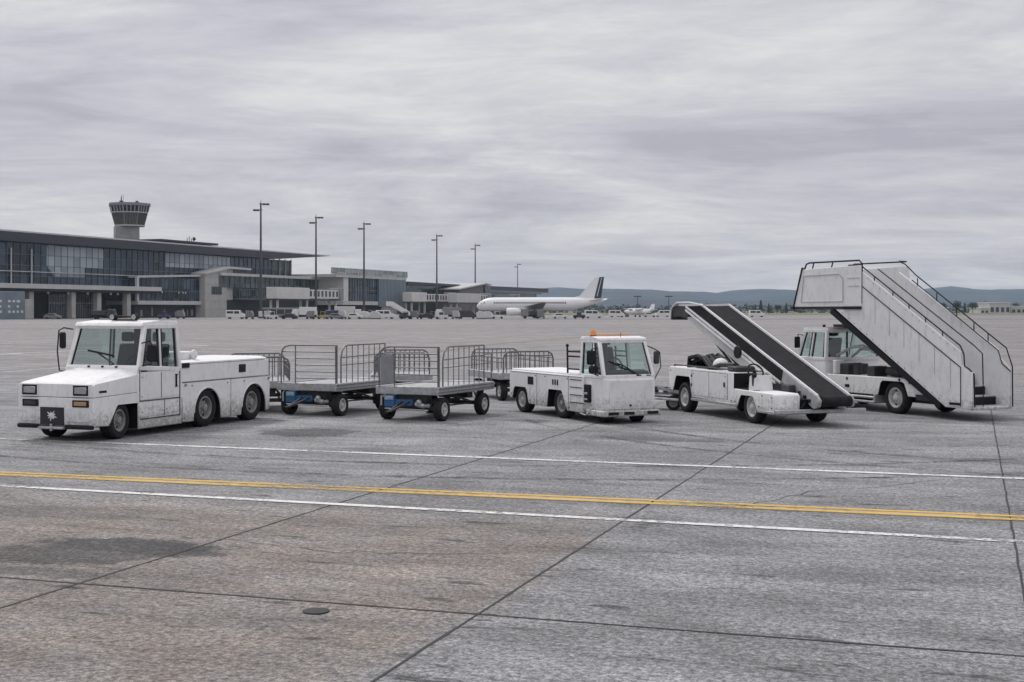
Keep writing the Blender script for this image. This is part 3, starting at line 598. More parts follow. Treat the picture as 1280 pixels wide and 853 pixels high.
# ================================================================== baggage carts (x = towards the rear, y = to the left)
def baggage_cart(label, loc, ang, tall=True, group='baggage carts waiting behind the tow tractors'):
    WC_, L = 1.36, 2.55
    c = thing('baggage_cart', label, 'baggage cart', (*loc, 0), R(90 - ang), group)
    x0, x1, zd = -.26, -.26 + L, .66
    f = MB()
    for y in (-.06, WC_ - .02): f.box(x0, x1, y, y + .08, .53, .70, .012)
    for x in (x0, x1 - .08): f.box(x, x + .08, .02, WC_ - .02, .532, .698, .012)
    for x in (.3, .9, 1.5): f.box(x, x + .08, .02, WC_ - .02, .55, .62)
    f.build('deck_frame', 'steel', c)
    d = MB(); d.box(x0 + .08, x1 - .08, .02, WC_ - .02, .655, .672); d.build('deck', 'deck', c)
    e = MB()
    for z in (.575, .645): e.box(x0 - .012, x1 + .012, -.072, -.058, z, z + .02); 
    e.build('deck_trim', 'tube', c)
    H = 1.50 if tall else 1.22
    r = .017
    if tall:
        # headboard across the front end: rounded far corner, horizontal bars, sheet at the far third
        p = MB(); xf = x0 + .02
        p.tube([(xf, 1.34, .68), (xf, 1.34, H - .25), (xf, 1.31, H - .10), (xf, 1.24, H - .03), (xf, 1.10, H), (xf, -.02, H), (xf, -.03, .68)], r)
        p.tube([(xf, .98, .68), (xf, .98, H)], r * .8); p.tube([(xf + .04, -.03, .56), (xf + .04, -.03, H + .01)], r)
        for k in range(5): p.tube([(xf, .98 if k else 1.3, H - .14 - .14 * k), (xf, -.02, H - .14 - .14 * k)], r * .8, 5)
        p.build('headboard', 'tube', c)
        q = MB() if ang == 25 else None
        if q: q.box(xf - .012, xf + .012, 1.00, 1.31, .75, H - .17, .006).build('headboard_sheet', 'grey', c)
        # right-hand and left-hand side racks with rounded leading corner and upright bars
        for y in (-.02,):
            s = MB(); xa, xb = -.02, x1 - .42
            s.tube([(xa, y, .68), (xa, y, H - .28), (xa + .05, y, H - .12), (xa + .16, y, H - .02), (xa + .30, y, H), (xb, y, H), (xb, y, .68)], r)
            for k in range(1, 8): s.tube([(xa + (xb - xa) * k / 8, y, .68), (xa + (xb - xa) * k / 8, y, H - .01)], r * .62, 5)
            s.tube([(xa, y, H - .26), (xb, y, H - .22)], r * .7, 5); s.tube([(xa, y, 1.08), (xb, y, 1.10)], r * .62, 5)
            s.build('side_rack', 'tube', c)
        t = MB(); xr = x1 - .06
        t.tube([(xb, -.02, H - .20), (xr, -.02, H - .20), (xr, -.02, .68)], r * .9); t.tube([(xb, -.02, 1.10), (xr, -.02, 1.10)], r * .6, 5)
        t.build('tail_rack', 'tube', c)
    else:
        for xe in (x0 + .03, x1 - .03):
            t = MB(); t.tube([(xe, 0, .68), (xe, 0, H - .16), (xe, .04, H - .06), (xe, .14, H), (xe, WC_ - .18, H), (xe, WC_ - .08, H - .06), (xe, WC_ - .04, H - .16), (xe, WC_ - .04, .68)], r * 1.2)
            for k in range(1, 11): t.tube([(xe, WC_ * k / 11, .68), (xe, WC_ * k / 11, H)], r * .75, 5)
            t.tube([(xe, 0, H - .10), (xe, WC_ - .04, H - .10)], r * .8, 5)
            t.build('end_rack', 'tube', c)
        for y in (0, WC_ - .04):
            s = MB(); s.tube([(x0 + .03, y, H - .16), (x1 - .03, y, H - .16)], r); s.tube([(x0 + .03, y, .95), (x1 - .03, y, .95)], r * .8)
            for k in range(1, 6): s.tube([(x0 + L * k / 6, y, .68), (x0 + L * k / 6, y, H - .16)], r * .7, 5)
            s.build('side_rack', 'tube', c)
    # running gear
    g = MB(); g.box(-.05, .05, .12, WC_ - .12, .22, .30); g.box(1.78, 1.88, .12, WC_ - .12, .22, .30); g.box(.1, 1.8, .52, .60, .30, .36); g.box(.1, 1.8, .76, .84, .30, .36)
    g.box(-.12, .12, .3, 1.0, .36, .53); g.box(1.7, 1.96, .3, 1.0, .36, .53); g.beam((.15, .2, .28), (1.7, .2, .26), .03, .03); g.beam((.9, .3, .50), (1.55, .15, .30), .04, .04)
    g.lathe([(.18, -.03), (.22, -.03), (.22, .03), (.18, .03)], (0, .68, .36), (0, 0, 1), 18)
    g.build('undercarriage', 'dark', c)
    if tall:
        bx = MB(); bx.box(-.26, -.12, .98, 1.22, .27, .52, .012); bx = bx.build('coupling_box', 'blue', c)
        MB().box(-.272, -.258, 1.0, 1.2, .42, .50, .004).build('box_lid', mat('pale_blue_paint', (.30, .38, .46), .5, var=.3, vscale=10), bx)
        bar = MB(); bar.box(-.22, -.12, .58, .98, .30, .43, .01); bar.build('drawbar_housing', 'blue', c)
        k = MB(); k.cyl((-.20, .50, .34), (-.20, .30, .30), .05, n=10); k.cyl((-.20, .30, .30), (-.24, .18, .32), .035); k.ball((-.22, .42, .38), .06); k.tube([(-.26, 1.28, .30), (-.26, 1.28, .48), (-.2, 1.28, .52)], .02); k.tube([(-.25, 1.2, .24), (-.24, .2, .22)], .016); k.build('brake_gear', 'steel', c)
    for x in (0, 1.84):
        wheel(c, x, .02, .235, .17, .13, -1, 'rim', 5); wheel(c, x, WC_ - .08, .235, .17, .13, 1, 'rim', 5)
    # towbar folded up or lying out in front
    t = MB(); t.beam((-.26, .62, .38), (-.95, .67, .24), .04, .04); t.beam((-.26, .80, .38), (-.95, .70, .24), .04, .04); t.lathe([(.03, -.012), (.055, -.012), (.055, .012), (.03, .012)], (-1.0, .685, .24), (0, 0, 1), 12); t.build('towbar', 'dark', c)
    return c
baggage_cart('tall tubular baggage cart with an open front and a blue coupling box, standing in front of the smaller cart, nearest the compact tow tractor', (-1.413, 26.8), 25)
baggage_cart('tall tubular baggage cart with a blue coupling box, standing next behind the large six-wheeled tow tractor', (-3.648, 28.1), 24)
baggage_cart('low caged baggage cart half hidden behind the rear deck of the compact tow tractor', (.95, 33.3), -20, False)
baggage_cart('low caged baggage cart mostly hidden between the large tow tractor and the tall cart', (-4.95, 29.3), -12, False)
baggage_cart('low caged baggage cart seen through the bars of the front tall cart', (-2.0, 32.0), -4, False)
for o in list(COL.objects):                                        # keep labels short and telling
    if o.name == 'baggage_cart': o['label'] = 'tall tubular baggage cart beside the compact tow tractor, blue coupling box under its deck'
    if o.name == 'baggage_cart.001': o['label'] = 'tall tubular baggage cart just behind the large tow tractor, blue coupling box under its deck'

# tow dolly between the compact tractor and the belt loader
dl = thing('tow_dolly', 'low steel tow dolly with a drawbar between compact tractor and belt loader', 'tow dolly', (3.35, 30.0, 0), R(-14))
f = MB(); f.beam((-.75, .0, .62), (.55, -.25, .40), .06, .07); f.beam((-.75, .3, .62), (.55, .05, .40), .06, .07); f.box(-.8, .5, -.1, .35, .34, .40, .01); f.build('frame', 'steel', dl)
f = MB(); f.tube([(-.6, -.2, .30), (.75, -.35, .22)], .03); f.tube([(-.6, .3, .30), (.75, .2, .22)], .03); f.beam((.5, -.1, .38), (1.1, -.15, .33), .05, .05); f.build('drawbar', 'white_panel', dl)
for k in range(4): MB().cyl((-.5 + .22 * k, -.12, .40), (-.5 + .22 * k, -.12, .52), .06).build('clamp', 'dark', dl)
for x in (-.6, .35): wheel(dl, x, -.22, .17, .12, .09, -1, 'darkrim', 5); wheel(dl, x, .40, .17, .12, .09, 1, 'darkrim', 5)
# ================================================================== airliner (x = nose to tail, -y towards the camera)
M['airwhite'] = mat('aircraft_white', (.80, .80, .80), .3, var=.02, vscale=.5)
M['navy'] = mat('navy_paint', (.022, .032, .07), .35)
M['airgrey'] = mat('aircraft_grey', (.16, .165, .175), .4, metal=.2, var=.15, vscale=1)
M['window'] = mat('dark_window', (.03, .035, .045), .15)
ac = thing('passenger_jet', 'white twin engined passenger jet with a dark blue rudder parked by the terminal', 'aircraft', (-10.2, 381, 0), R(-10))
f = MB(); rings = []
for x, r, zc in ((0, .12, 3.35), (.35, .62, 3.42), (1.0, 1.12, 3.58), (2.0, 1.55, 3.75), (3.4, 1.86, 3.88), (5.2, 1.98, 3.92), (24, 1.98, 3.92), (27.5, 1.82, 4.06), (31, 1.35, 4.42), (34.5, .75, 4.86), (37, .28, 5.12), (37.5, .1, 5.15)):
    rings.append([(x, r * math.cos(2 * math.pi * k / 24), zc + r * 1.02 * math.sin(2 * math.pi * k / 24)) for k in range(24)])
f.loft(rings).build('fuselage', 'airwhite', ac)
wm = MB().box(-.17, .17, -.03, .03, -.26, .26, .05).mesh('cabin_window', 'window')
for k in range(34): link('cabin_window', wm, ac, (5.6 + .62 * k, -1.945, 4.35))
for x in (4.3, 26.9): MB().box(x, x + .8, -1.96 if x < 10 else -1.86, -1.5, 3.55, 5.2, .05).build('cabin_door', 'airgrey', ac) if False else None
ck = MB(); ck.hexa([(1.45, -1.36, 4.0), (2.75, -1.72, 4.2), (2.6, -1.50, 4.72), (1.7, -1.05, 4.62), (1.45, -1.2, 4.0), (2.75, -1.5, 4.2), (2.6, -1.2, 4.72), (1.7, -.8, 4.62)]); ck.hexa([(.98, -.75, 4.0), (1.42, -1.30, 4.0), (1.68, -1.0, 4.6), (1.5, -.3, 4.62), (1.1, -.6, 4.0), (1.6, -1.1, 4.0), (1.9, -.8, 4.6), (1.7, -.2, 4.62)]); ck.build('cockpit_window', 'window', ac)
def foil(rt, tp, ct, cr, th_r, th_t):        # root and tip leading-edge points, chords
    rr = []
    for (x, y, z), c, th in ((rt, cr, th_r), (tp, ct, th_t)):
        rr.append([(x, y, z), (x + .12 * c, y, z + th * .8), (x + .4 * c, y, z + th), (x + c, y, z + .02), (x + .4 * c, y, z - th * .6), (x + .12 * c, y, z - th * .6)])
    return rr
for sgn in (-1, 1):
    w = MB(); w.loft(foil((12.6, sgn * 1.6, 2.75), (21.4, sgn * 17, 4.35), 1.5, 7.0, .45, .12)); w = w.build('wing', 'airgrey', ac)
    v = MB(); v.prism([(21.6, 4.3), (22.9, 4.3), (23.4, 6.1), (22.8, 6.1)], 'y', sgn * 17 - .06, sgn * 17 + .06); v.build('winglet', 'airwhite', w) if False else None
    e = MB(); e.lathe([(.82, 0), (1.0, .05), (1.12, .7), (1.12, 2.0), (.95, 3.1), (.62, 4.0), (.40, 4.1)], (9.9, sgn * 5.75, 1.85), (1, 0, 0), 20); e = e.build('engine', 'airwhite', ac)
    MB().lathe([(.80, .02), (.25, .25), (.02, .1)], (9.9, sgn * 5.75, 1.85), (1, 0, 0), 20).build('engine_intake', 'black', e)
    MB().hexa([(11, sgn * 5.75 - .15, 2.8), (15, sgn * 5.75 - .15, 2.6), (15, sgn * 5.75 + .15, 2.6), (11, sgn * 5.75 + .15, 2.8), (12.5, sgn * 5.75 - .15, 3.1), (17, sgn * 5.75 - .15, 3.0), (17, sgn * 5.75 + .15, 3.0), (12.5, sgn * 5.75 + .15, 3.1)]).build('engine_pylon', 'airwhite', e)
    t = MB(); t.loft(foil((32.4, sgn * .5, 5.0), (36.2, sgn * 6.2, 5.55), 1.4, 3.6, .2, .08)); t.build('tailplane', 'airwhite', ac)
    g = MB(); g.cyl((17.5, sgn * 3.6, 2.6), (17.5, sgn * 3.6, .55), .14)
    for q in (-.35, .35): g.cyl((17.5, sgn * 3.6 + q - .17, .55), (17.5, sgn * 3.6 + q + .17, .55), .55, n=16)
    g.build('main_gear', 'black', ac)
g = MB(); g.cyl((4.6, 0, 2.4), (4.6, 0, .4), .1); g.cyl((4.6, -.3, .4), (4.6, -.08, .4), .4, n=14); g.cyl((4.6, .08, .4), (4.6, .3, .4), .4, n=14); g.build('nose_gear', 'black', ac)
MB().prism([(27.6, 5.75), (30.0, 6.35), (34.3, 11.7), (35.55, 11.7), (34.0, 5.3), (30, 5.2)], 'y', -.16, .16, .05).build('fin', 'airwhite', ac)
rd = MB(); rd.prism([(34.05, 5.4), (35.6, 11.7), (36.9, 11.7), (36.0, 5.5)], 'y', -.13, .13, .04); rd = rd.build('rudder', 'navy', ac)
MB().prism([(34.85, 6.2), (35.0, 6.2), (36.3, 11.5), (36.15, 11.5)], 'y', -.15, .15).build('rudder_stripe', 'airwhite', rd)
bl_ = MB(); bl_.prism([(2.5, 1.98), (9, 1.92), (24, 1.92), (26, 2.1), (24, 2.3), (3, 2.3)], 'y', -.9, .9); bl_.build('belly_fairing', 'airgrey', ac)

# ================================================================== terminal building (x along its front, -y towards the apron)
M['tglass'] = None
def facade_glass(name, dark, light, sx, sz, mix=.5, rough=.08, seedv=0.0):  # random dark and light panes paint reflections into the base colour
    m = bpy.data.materials.new(name); nt, N, L, P = nodes_of(m)
    tc = N.new('ShaderNodeTexCoord'); mp = N.new('ShaderNodeMapping'); mp.inputs['Scale'].default_value = (1 / sx, 1 / sx, 1 / sz); mp.inputs['Location'].default_value = (seedv, 0, seedv * .3)
    L.new(tc.outputs['Object'], mp.inputs['Vector'])
    sn = N.new('ShaderNodeVectorMath'); sn.operation = 'FLOOR'; L.new(mp.outputs[0], sn.inputs[0])
    wn = N.new('ShaderNodeTexWhiteNoise'); wn.noise_dimensions = '3D'; L.new(sn.outputs[0], wn.inputs['Vector'])
    r = N.new('ShaderNodeValToRGB'); r.color_ramp.elements[0].position = mix - .35; r.color_ramp.elements[1].position = min(1, mix + .5)
    r.color_ramp.elements[0].color = (*dark, 1); r.color_ramp.elements[1].color = (*light, 1)
    L.new(wn.outputs['Value'], r.inputs['Fac']); L.new(r.outputs['Color'], P.inputs['Base Color'])
    n = N.new('ShaderNodeTexNoise'); n.inputs['Scale'].default_value = .25; L.new(tc.outputs['Object'], n.inputs['Vector'])
    b = N.new('ShaderNodeBump'); b.inputs['Strength'].default_value = .08; b.inputs['Distance'].default_value = .3; L.new(n.outputs['Fac'], b.inputs['Height']); L.new(b.outputs[0], P.inputs['Normal'])
    P.inputs['Roughness'].default_value = rough; P.inputs['Specular IOR Level'].default_value = .45
    return m
M['tglass'] = facade_glass('curtain_glass', (.006, .011, .020), (.06, .095, .145), 2.6, 2.8, .62)
M['tglass_reflect'] = facade_glass('sky_reflection_glass', (.24, .28, .32), (.42, .47, .52), 2.6, 2.8, .5, .25)  # lighter glass colour with the sky's reflection painted in
M['gglass'] = facade_glass('green_grey_glass', (.010, .020, .020), (.07, .10, .105), 1.5, 2.2, .6)
M['clad'] = mat('blue_grey_cladding', (.13, .17, .21), .45, metal=.2, var=.12, vscale=.4)
M['conc'] = mat('pale_concrete', (.42, .415, .40), .8, var=.15, vscale=.5, dirt=.4, bump=.1, bscale=4)
M['roofm'] = mat('dark_roof', (.030, .034, .045), .5, var=.2, vscale=.3)
M['mull'] = mat('mullion_grey', (.10, .115, .135), .5)
M['mullp'] = mat('pale_mullion', (.50, .52, .54), .5)
M['band'] = mat('pale_band', (.50, .50, .49), .6, var=.1, vscale=.3, dirt=.4)
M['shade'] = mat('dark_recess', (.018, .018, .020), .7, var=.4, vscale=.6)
M['offwhite'] = mat('offwhite_metal', (.60, .60, .58), .5, var=.08, vscale=.4, dirt=.45)
M['brown'] = mat('brown_cladding', (.16, .145, .13), .7, var=.15, vscale=.5)
M['lampg'] = mat('pale_lamp', (.6, .6, .58), .4)
TA = R(68.9); TO = (-132.0, 340.0)
def terminal(name, label, cat='building', group=None): return thing(name, label, cat, (*TO, 0), TA, group)
tb = terminal('terminal_building', 'long dark glass airport terminal with a flat overhanging roof on the left')
rf = MB(); rf.prism([(-60, 20.0), (132, 20.2), (168, 22.55), (168, 22.85), (-60, 22.65)], 'y', -3.2, 46, .05); rf = rf.build('roof', 'roofm', tb)
MB().box(-60, 168, -3.26, -3.19, 22.5, 22.9).build('roof_edge', 'band', rf)
pr = MB(); pr.box(88, 112, 13, 18, 22.7, 24.4, .1); pr.box(84, 116, 11, 20, 24.4, 25.1, .1); pr.build('plant_room', 'roofm', rf)
am = MB(); [am.cyl((102 + 1.2 * k, 14, 25.0), (102 + 1.2 * k, 14, 26.4 + .5 * (k % 2)), .12) for k in range(4)]; am.ball((106, 14, 26.2), .6); am.build('aerial', 'dark', rf)
MB().box(-60, 134, .0, .5, 9.2, 20.05).build('upper_glazing', 'tglass', tb)
MB().box(17.5, 41, -.12, -.01, 14.2, 19.85).build('sky_reflection_glazing', 'tglass_reflect', tb)  # bays where reflected sky is painted as lighter panes
MB().prism([(17.5, 14.18), (20.5, 11.4), (33, 11.4), (33, 14.18)], 'y', -.12, -.01).build('sky_reflection_glazing', 'tglass_reflect', tb)
MB().box(70.5, 106, -.12, -.01, 15.6, 19.9).build('sky_reflection_glazing', 'tglass_reflect', tb)
mu = MB()
for k in range(75): mu.box(-60 + 2.6 * k - .06, -60 + 2.6 * k + .06, -.22, -.01, 9.2, 20.0)
for z in (11.35, 14.15, 17.0): mu.box(-60, 134, -.2, -.005, z - .07, z + .07)
mu.build('mullion_grid', 'mull', tb)
hl = MB(); hl.box(-60, 62, -.9, -.25, 12.35, 12.55); hl.build('handrail_line', 'band', tb)
for x in (3.6, 11.2): MB().box(x, x + .35, -.5, -.24, 9.3, 18.5).build('pale_post', 'mullp', tb)
sl = MB(); sl.box(-60, 62, -5.0, 8, 7.9, 9.15, .05); sl.build('floor_slab', 'band', tb)
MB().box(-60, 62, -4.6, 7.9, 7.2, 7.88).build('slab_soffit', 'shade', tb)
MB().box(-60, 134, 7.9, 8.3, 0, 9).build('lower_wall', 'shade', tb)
for a, c in ((1, 10), (13, 18), (27, 34), (37, 47)): MB().box(a, c, 7.3, 7.6, .2, 6.8).build('ground_glazing', 'tglass', tb)
for a, c in ((1, 10), (13, 18), (27, 34), (37, 47)):
    lm = MB(); [lm.box(x - .06, x + .06, 7.15, 7.3, .2, 6.8) for x in range(a, c + 1)]
    lm.box(a, c, 7.14, 7.3, 4.2, 4.4); lm.build('ground_mullion', 'mullp', tb)
cm = MB().box(-.9, .9, -.9, .9, 0, 7.2, .15).mesh('column', 'conc')
for x in (-12, 8, 24.5, 35.3, 48.5): link('column', cm, tb, (x, -2.5, 0))
for x in (14, 22, 23.5, 30, 40, 43): MB().box(x, x + .7, -3.4, -3.2, 6.6, 7.15).build('soffit_lamp', 'lampg', tb)
bk = MB(); bk.box(-60, 134, 8.4, 46, .0, 19.9); bk.build('hall_body', 'roofm', tb)
# cantilever end of the hall: bright clerestory under the roof tip
cl = MB(); cl.box(134, 150, 3, 3.3, 14.6, 20.3); cl.build('clerestory', 'gglass', tb)
for x in (134.5, 138, 142, 146, 150): MB().box(x, x + .35, 2.6, 3, 14.6, 20.6).build('clerestory_post', 'mullp', tb)
# blue-grey kiosk in front, far left
ks = terminal('service_kiosk', 'low blue grey service block with white painted panels below the terminal at far left')
MB().box(-40, -6.5, -14, -6, 0, 6.9, .1).build('wall', mat('kiosk_blue', (.17, .205, .24), .6, var=.2, vscale=.4), ks)
random.seed(2)
for k in range(8):
    x = -18.5 + 1.5 * k
    for z in (1.6, 2.9, 4.2):
        if random.random() < .72: MB().box(x, x + .9 * random.uniform(.7, 1.2), -14.06, -13.99, z, z + .55).build('painted_panel', 'mark', ks)
MB().box(-6.5, -3, -13, -8, 0, 5.0, .1).build('end_wall', 'conc', ks)
# annex with glazed floor and the concrete stair block
ax = terminal('terminal_annex', 'two storey glazed annex with a pale concrete stair block in front of the terminal')
MB().box(38, 67.5, -13.8, 0, 4.9, 11.6).build('glazing', 'tglass', ax)
mu = MB(); [mu.box(38 + 2.1 * k, 38.12 + 2.1 * k, -13.95, -13.79, 4.9, 11.6) for k in range(15)]; mu.box(38, 67.5, -13.95, -13.79, 7.6, 7.8); mu.build('mullion_grid', 'mull', ax)
rfx = MB(); rfx.prism([(37.2, 11.3), (67.6, 12.3), (67.6, 12.9), (37.2, 11.9)], 'y', -14.6, 0, .05); rfx.build('roof', 'band', ax)
MB().box(37.2, 37.98, -14.5, -13.7, 4.8, 11.3).build('end_fin', 'mullp', ax); ax.location = (TO[0] + 12.5 * math.cos(TA) - 11 * math.sin(TA), TO[1] + 12.5 * math.sin(TA) + 11 * math.cos(TA), 0); ax.scale = (1.065, 1, 1.045)
MB().box(37.4, 67.6, -14.6, 0, 3.75, 4.85, .04).build('floor_slab', 'band', ax)
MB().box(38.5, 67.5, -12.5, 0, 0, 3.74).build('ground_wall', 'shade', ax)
random.seed(9)
for x, z in ((43.5, 7.0), (49, 7.2), (57, 7.1), (59, 7.15), (60.2, 7.1)): MB().box(x, x + .5, -13.98, -13.9, z, z + .4).build('ceiling_lamp', 'lampg', ax)
for x in (41, 46, 52, 57, 60.5, 63, 65): MB().box(x, x + random.uniform(.4, 1.4), -12.62, -12.49, .4, random.uniform(1.6, 3.2)).build('doorway', 'grey', ax)
cbk = MB(); cbk.prism([(67.5, 0), (79, 0), (79, 15.0), (67.5, 13.0)], 'y', -16, -2, .05); cbk.build('stair_block', 'conc', ax)
jn = MB(); [jn.box(67.55, 79, -16.03, -15.99, z, z + .08) for z in (2.4, 4.9, 7.4, 9.9, 12.2)]; jn.build('concrete_joint', 'grey', ax)
wf = MB(); wf.box(70.9, 76.1, -16.12, -15.98, 7.0, 9.4, .04); wf = wf.build('window', 'window', ax)
wb = MB(); [wb.box(x - .06, x + .06, -16.2, -16.1, 7.0, 9.4) for x in (71, 72.65, 74.3, 76.0)]; wb.build('window_frame', 'mull', wf)
MB().prism([(67.0, 12.9), (80.0, 15.1), (92, 14.9), (92, 15.5), (80, 15.75), (67.0, 13.45)], 'y', -16.6, -1.5, .05).build('roof_cap', 'band', ax)
MB().box(79.02, 83.5, -15.2, -2, 5.4, 15.0).build('side_wall', 'conc', ax)
MB().box(83.5, 91.5, -15.4, -2, 5.6, 14.9).build('corrugated_wall', 'clad', ax)
cr = MB(); [cr.box(83.6 + .66 * k, 83.85 + .66 * k, -15.55, -15.38, 5.6, 14.9) for k in range(12)]; cr.build('cladding_rib', 'mull', ax)
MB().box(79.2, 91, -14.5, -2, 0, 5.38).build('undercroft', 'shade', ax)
MB().box(83.5, 100, -17.5, -8, 5.9, 8.6).build('walkway_glazing', 'gglass', ax)
wk = MB(); [wk.box(83.6 + 1.1 * k, 83.75 + 1.1 * k, -17.65, -17.48, 5.9, 8.6) for k in range(15)]; wk.box(83.4, 100, -17.7, -8, 5.5, 5.9); wk.box(83.4, 100, -17.7, -8, 8.6, 8.8); wk.build('walkway_frame', 'mull', ax)
# deck line and dark storey behind the bridges
dk = terminal('pier_gallery', 'dark pier gallery with a pale roof line behind the jet bridges')
MB().box(92, 216, -6, 20, 13.4, 14.3, .05).build('roof_slab', 'band', dk)
MB().box(92, 216, -5, 19, 9.6, 13.38).build('gallery_glazing', 'gglass', dk)
MB().box(92, 216, -4, 18, 0, 9.58).build('wall', 'shade', dk)
mu = MB(); [mu.box(92 + 3.1 * k, 92.2 + 3.1 * k, -5.2, -4.98, 9.6, 13.38) for k in range(40)]; mu.build('mullion_grid', 'mull', dk)
# pavilion
pv = terminal('gate_pavilion', 'gate pavilion with a glass balustrade on its flat roof and blue grey clad corner')
MB().box(150, 208, -16, 12, 14.2, 15.3, .05).build('roof_slab', 'band', pv)
bs = MB(); bs.box(146, 208.5, -16.2, -16.0, 15.3, 17.4); bs = bs.build('balustrade', facade_glass('balustrade_glass', (.14, .18, .17), (.34, .38, .36), 6, 4, .4, .2), pv)
bp_ = MB(); [bp_.box(146 + 5 * k, 146.3 + 5 * k, -16.35, -16.2, 15.3, 17.6) for k in range(13)]; bp_.box(146, 208.5, -16.4, -16, 17.4, 17.6); bp_.build('balustrade_rail', 'mullp', bs)
MB().box(160, 184, -15, 10, 5.6, 14.18).build('glazing', 'tglass', pv)
mu = MB(); [mu.box(160 + 2 * k, 160.2 + 2 * k, -15.2, -14.98, 5.6, 14.18) for k in range(12)]; mu.box(160, 184, -15.2, -14.98, 9.6, 9.8); mu.build('mullion_grid', 'mull', pv)
MB().box(156.5, 160, -15.4, 8, 5.4, 14.18).build('corner_pier', 'offwhite', pv)
MB().box(184, 207.5, -15.8, 11, 3.6, 14.18).build('clad_wall', 'clad', pv)
cr = MB(); [cr.box(184.2 + 1.2 * k, 184.6 + 1.2 * k, -15.98, -15.78, 3.6, 14.18) for k in range(20)]; cr.build('cladding_rib', mat('pale_rib', (.24, .28, .31), .5), pv)
MB().box(156, 184, -15.5, 9, 4.2, 5.58).build('floor_slab', 'band', pv)
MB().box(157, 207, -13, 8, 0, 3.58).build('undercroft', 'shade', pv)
# low gate lounges
g2 = terminal('gate_lounge', 'low dark glazed gate lounge with a thin overhanging flat roof right of the pavilion')
MB().prism([(214, 12.6), (262, 12.9), (268, 13.6), (214, 13.9)], 'y', -14, 10, .05).build('roof', 'roofm', g2)
MB().box(217, 256, -11, 8, 6.5, 12.6).build('glazing', 'gglass', g2)
MB().box(216, 258, -10, 8, 0, 6.48).build('wall', 'shade', g2)
g3 = terminal('gate_lounge', 'low brown clad gate building with a tilted roof behind the fourth light mast')
MB().prism([(252, 0), (286, 0), (286, 13.2), (279, 13.6), (252, 10.8)], 'y', -20, 6, .05).build('wall', 'brown', g3)
MB().prism([(250, 11.0), (280, 13.9), (287, 13.5), (287, 14.0), (280, 14.5), (250, 11.6)], 'y', -21, 6, .05).build('roof', 'band', g3)
MB().box(279.5, 285, -20.8, -19.9, 1, 13.3).build('glazed_corner', 'gglass', g3)
g4 = terminal('gate_lounge', 'low grey gate building with a long flat roof seen just left of the jet nose')
MB().box(286, 395, -6, 14, 10.8, 12.0, .05).build('roof', 'clad', g4)
MB().box(288, 390, -5, 12, 5.5, 10.78).build('glazing', 'gglass', g4)
MB().box(288, 390, -4.5, 12, 0, 5.48).build('wall', 'shade', g4)
MB().box(330, 420, -1, 16, 12.0, 14.2, .05).build('roof_plant', 'roofm', g4)

# control tower
ct = thing('control_tower', 'airport control tower with a flared glazed cab on a pale concrete shaft', 'control tower', (-125.6, 430, 0), R(20))
MB().prism([(-3.8, -3.4), (3.9, -3.4), (3.9, 4), (-3.8, 4)], 'z', 0, 29.6, .2).build('shaft', mat('tower_concrete', (.30, .30, .29), .8, var=.15, vscale=.6, dirt=.5), ct)
def flare(z0, z1, r0, r1, cx=1.0, n=8):
    ring = lambda r, z: [(cx + r * math.cos(R(22.5 + 45 * k)), r * math.sin(R(22.5 + 45 * k)), z) for k in range(8)]
    return MB().loft([ring(r0, z0), ring(r1, z1)])
rl_ = flare(29.9, 33.8, 4.9, 5.9); rl_.build('cab_base', mat('louvre_grey', (.20, .20, .195), .7, var=.2, vscale=2), ct)
lv = MB()
for k in range(8):
    a, c = R(22.5 + 45 * k), R(67.5 + 45 * k)
    for j in range(1, 9):
        t = j / 9
        p0 = [1 + 4.95 * (math.cos(a) * (1 - t) + math.cos(c) * t), 4.95 * (math.sin(a) * (1 - t) + math.sin(c) * t), 30.1]
        p1 = [1 + 5.95 * (math.cos(a) * (1 - t) + math.cos(c) * t), 5.95 * (math.sin(a) * (1 - t) + math.sin(c) * t), 33.7]
        lv.beam(p0, p1, .16, .16)
lv.build('louvre', 'shade', ct)
flare(29.5, 29.9, 5.1, 5.1).build('cab_floor', 'band', ct)
flare(33.8, 34.15, 6.05, 6.1).build('cab_sill', 'band', ct)
flare(34.15, 36.1, 6.0, 6.55).build('cab_glazing', facade_glass('tower_glass', (.015, .02, .03), (.06, .075, .10), 1.6, 5, .5), ct)
mu = MB()
for k in range(8):
    a, c = R(22.5 + 45 * k), R(67.5 + 45 * k)
    for j in range(0, 4):
        t = j / 4
        mu.beam([1 + 6.15 * (math.cos(a) * (1 - t) + math.cos(c) * t), 6.15 * (math.sin(a) * (1 - t) + math.sin(c) * t), 34.1], [1 + 6.6 * (math.cos(a) * (1 - t) + math.cos(c) * t), 6.6 * (math.sin(a) * (1 - t) + math.sin(c) * t), 36.1], .16 if j else .3, .2)
mu.build('cab_mullion', 'mullp', ct)
flare(36.1, 37.0, 6.95, 6.9).build('roof', mat('tower_roof', (.22, .22, .215), .7, var=.2, vscale=1), ct)
an = MB(); an.cyl((-1.6, 0, 36.9), (-1.6, 0, 39.0), .18); an.cyl((-1.6, -.5, 38.0), (-1.6, -.5, 39.6), .08); an.box(-2.2, -1, -.3, .3, 37.4, 37.9); an.cyl((-1.0, 0, 38), (-1.0, 0, 39.8), .06); an.build('aerial', 'dark', ct)
MB().ball((3.3, 0, 37.5), .55).build('radome', 'dark', ct)

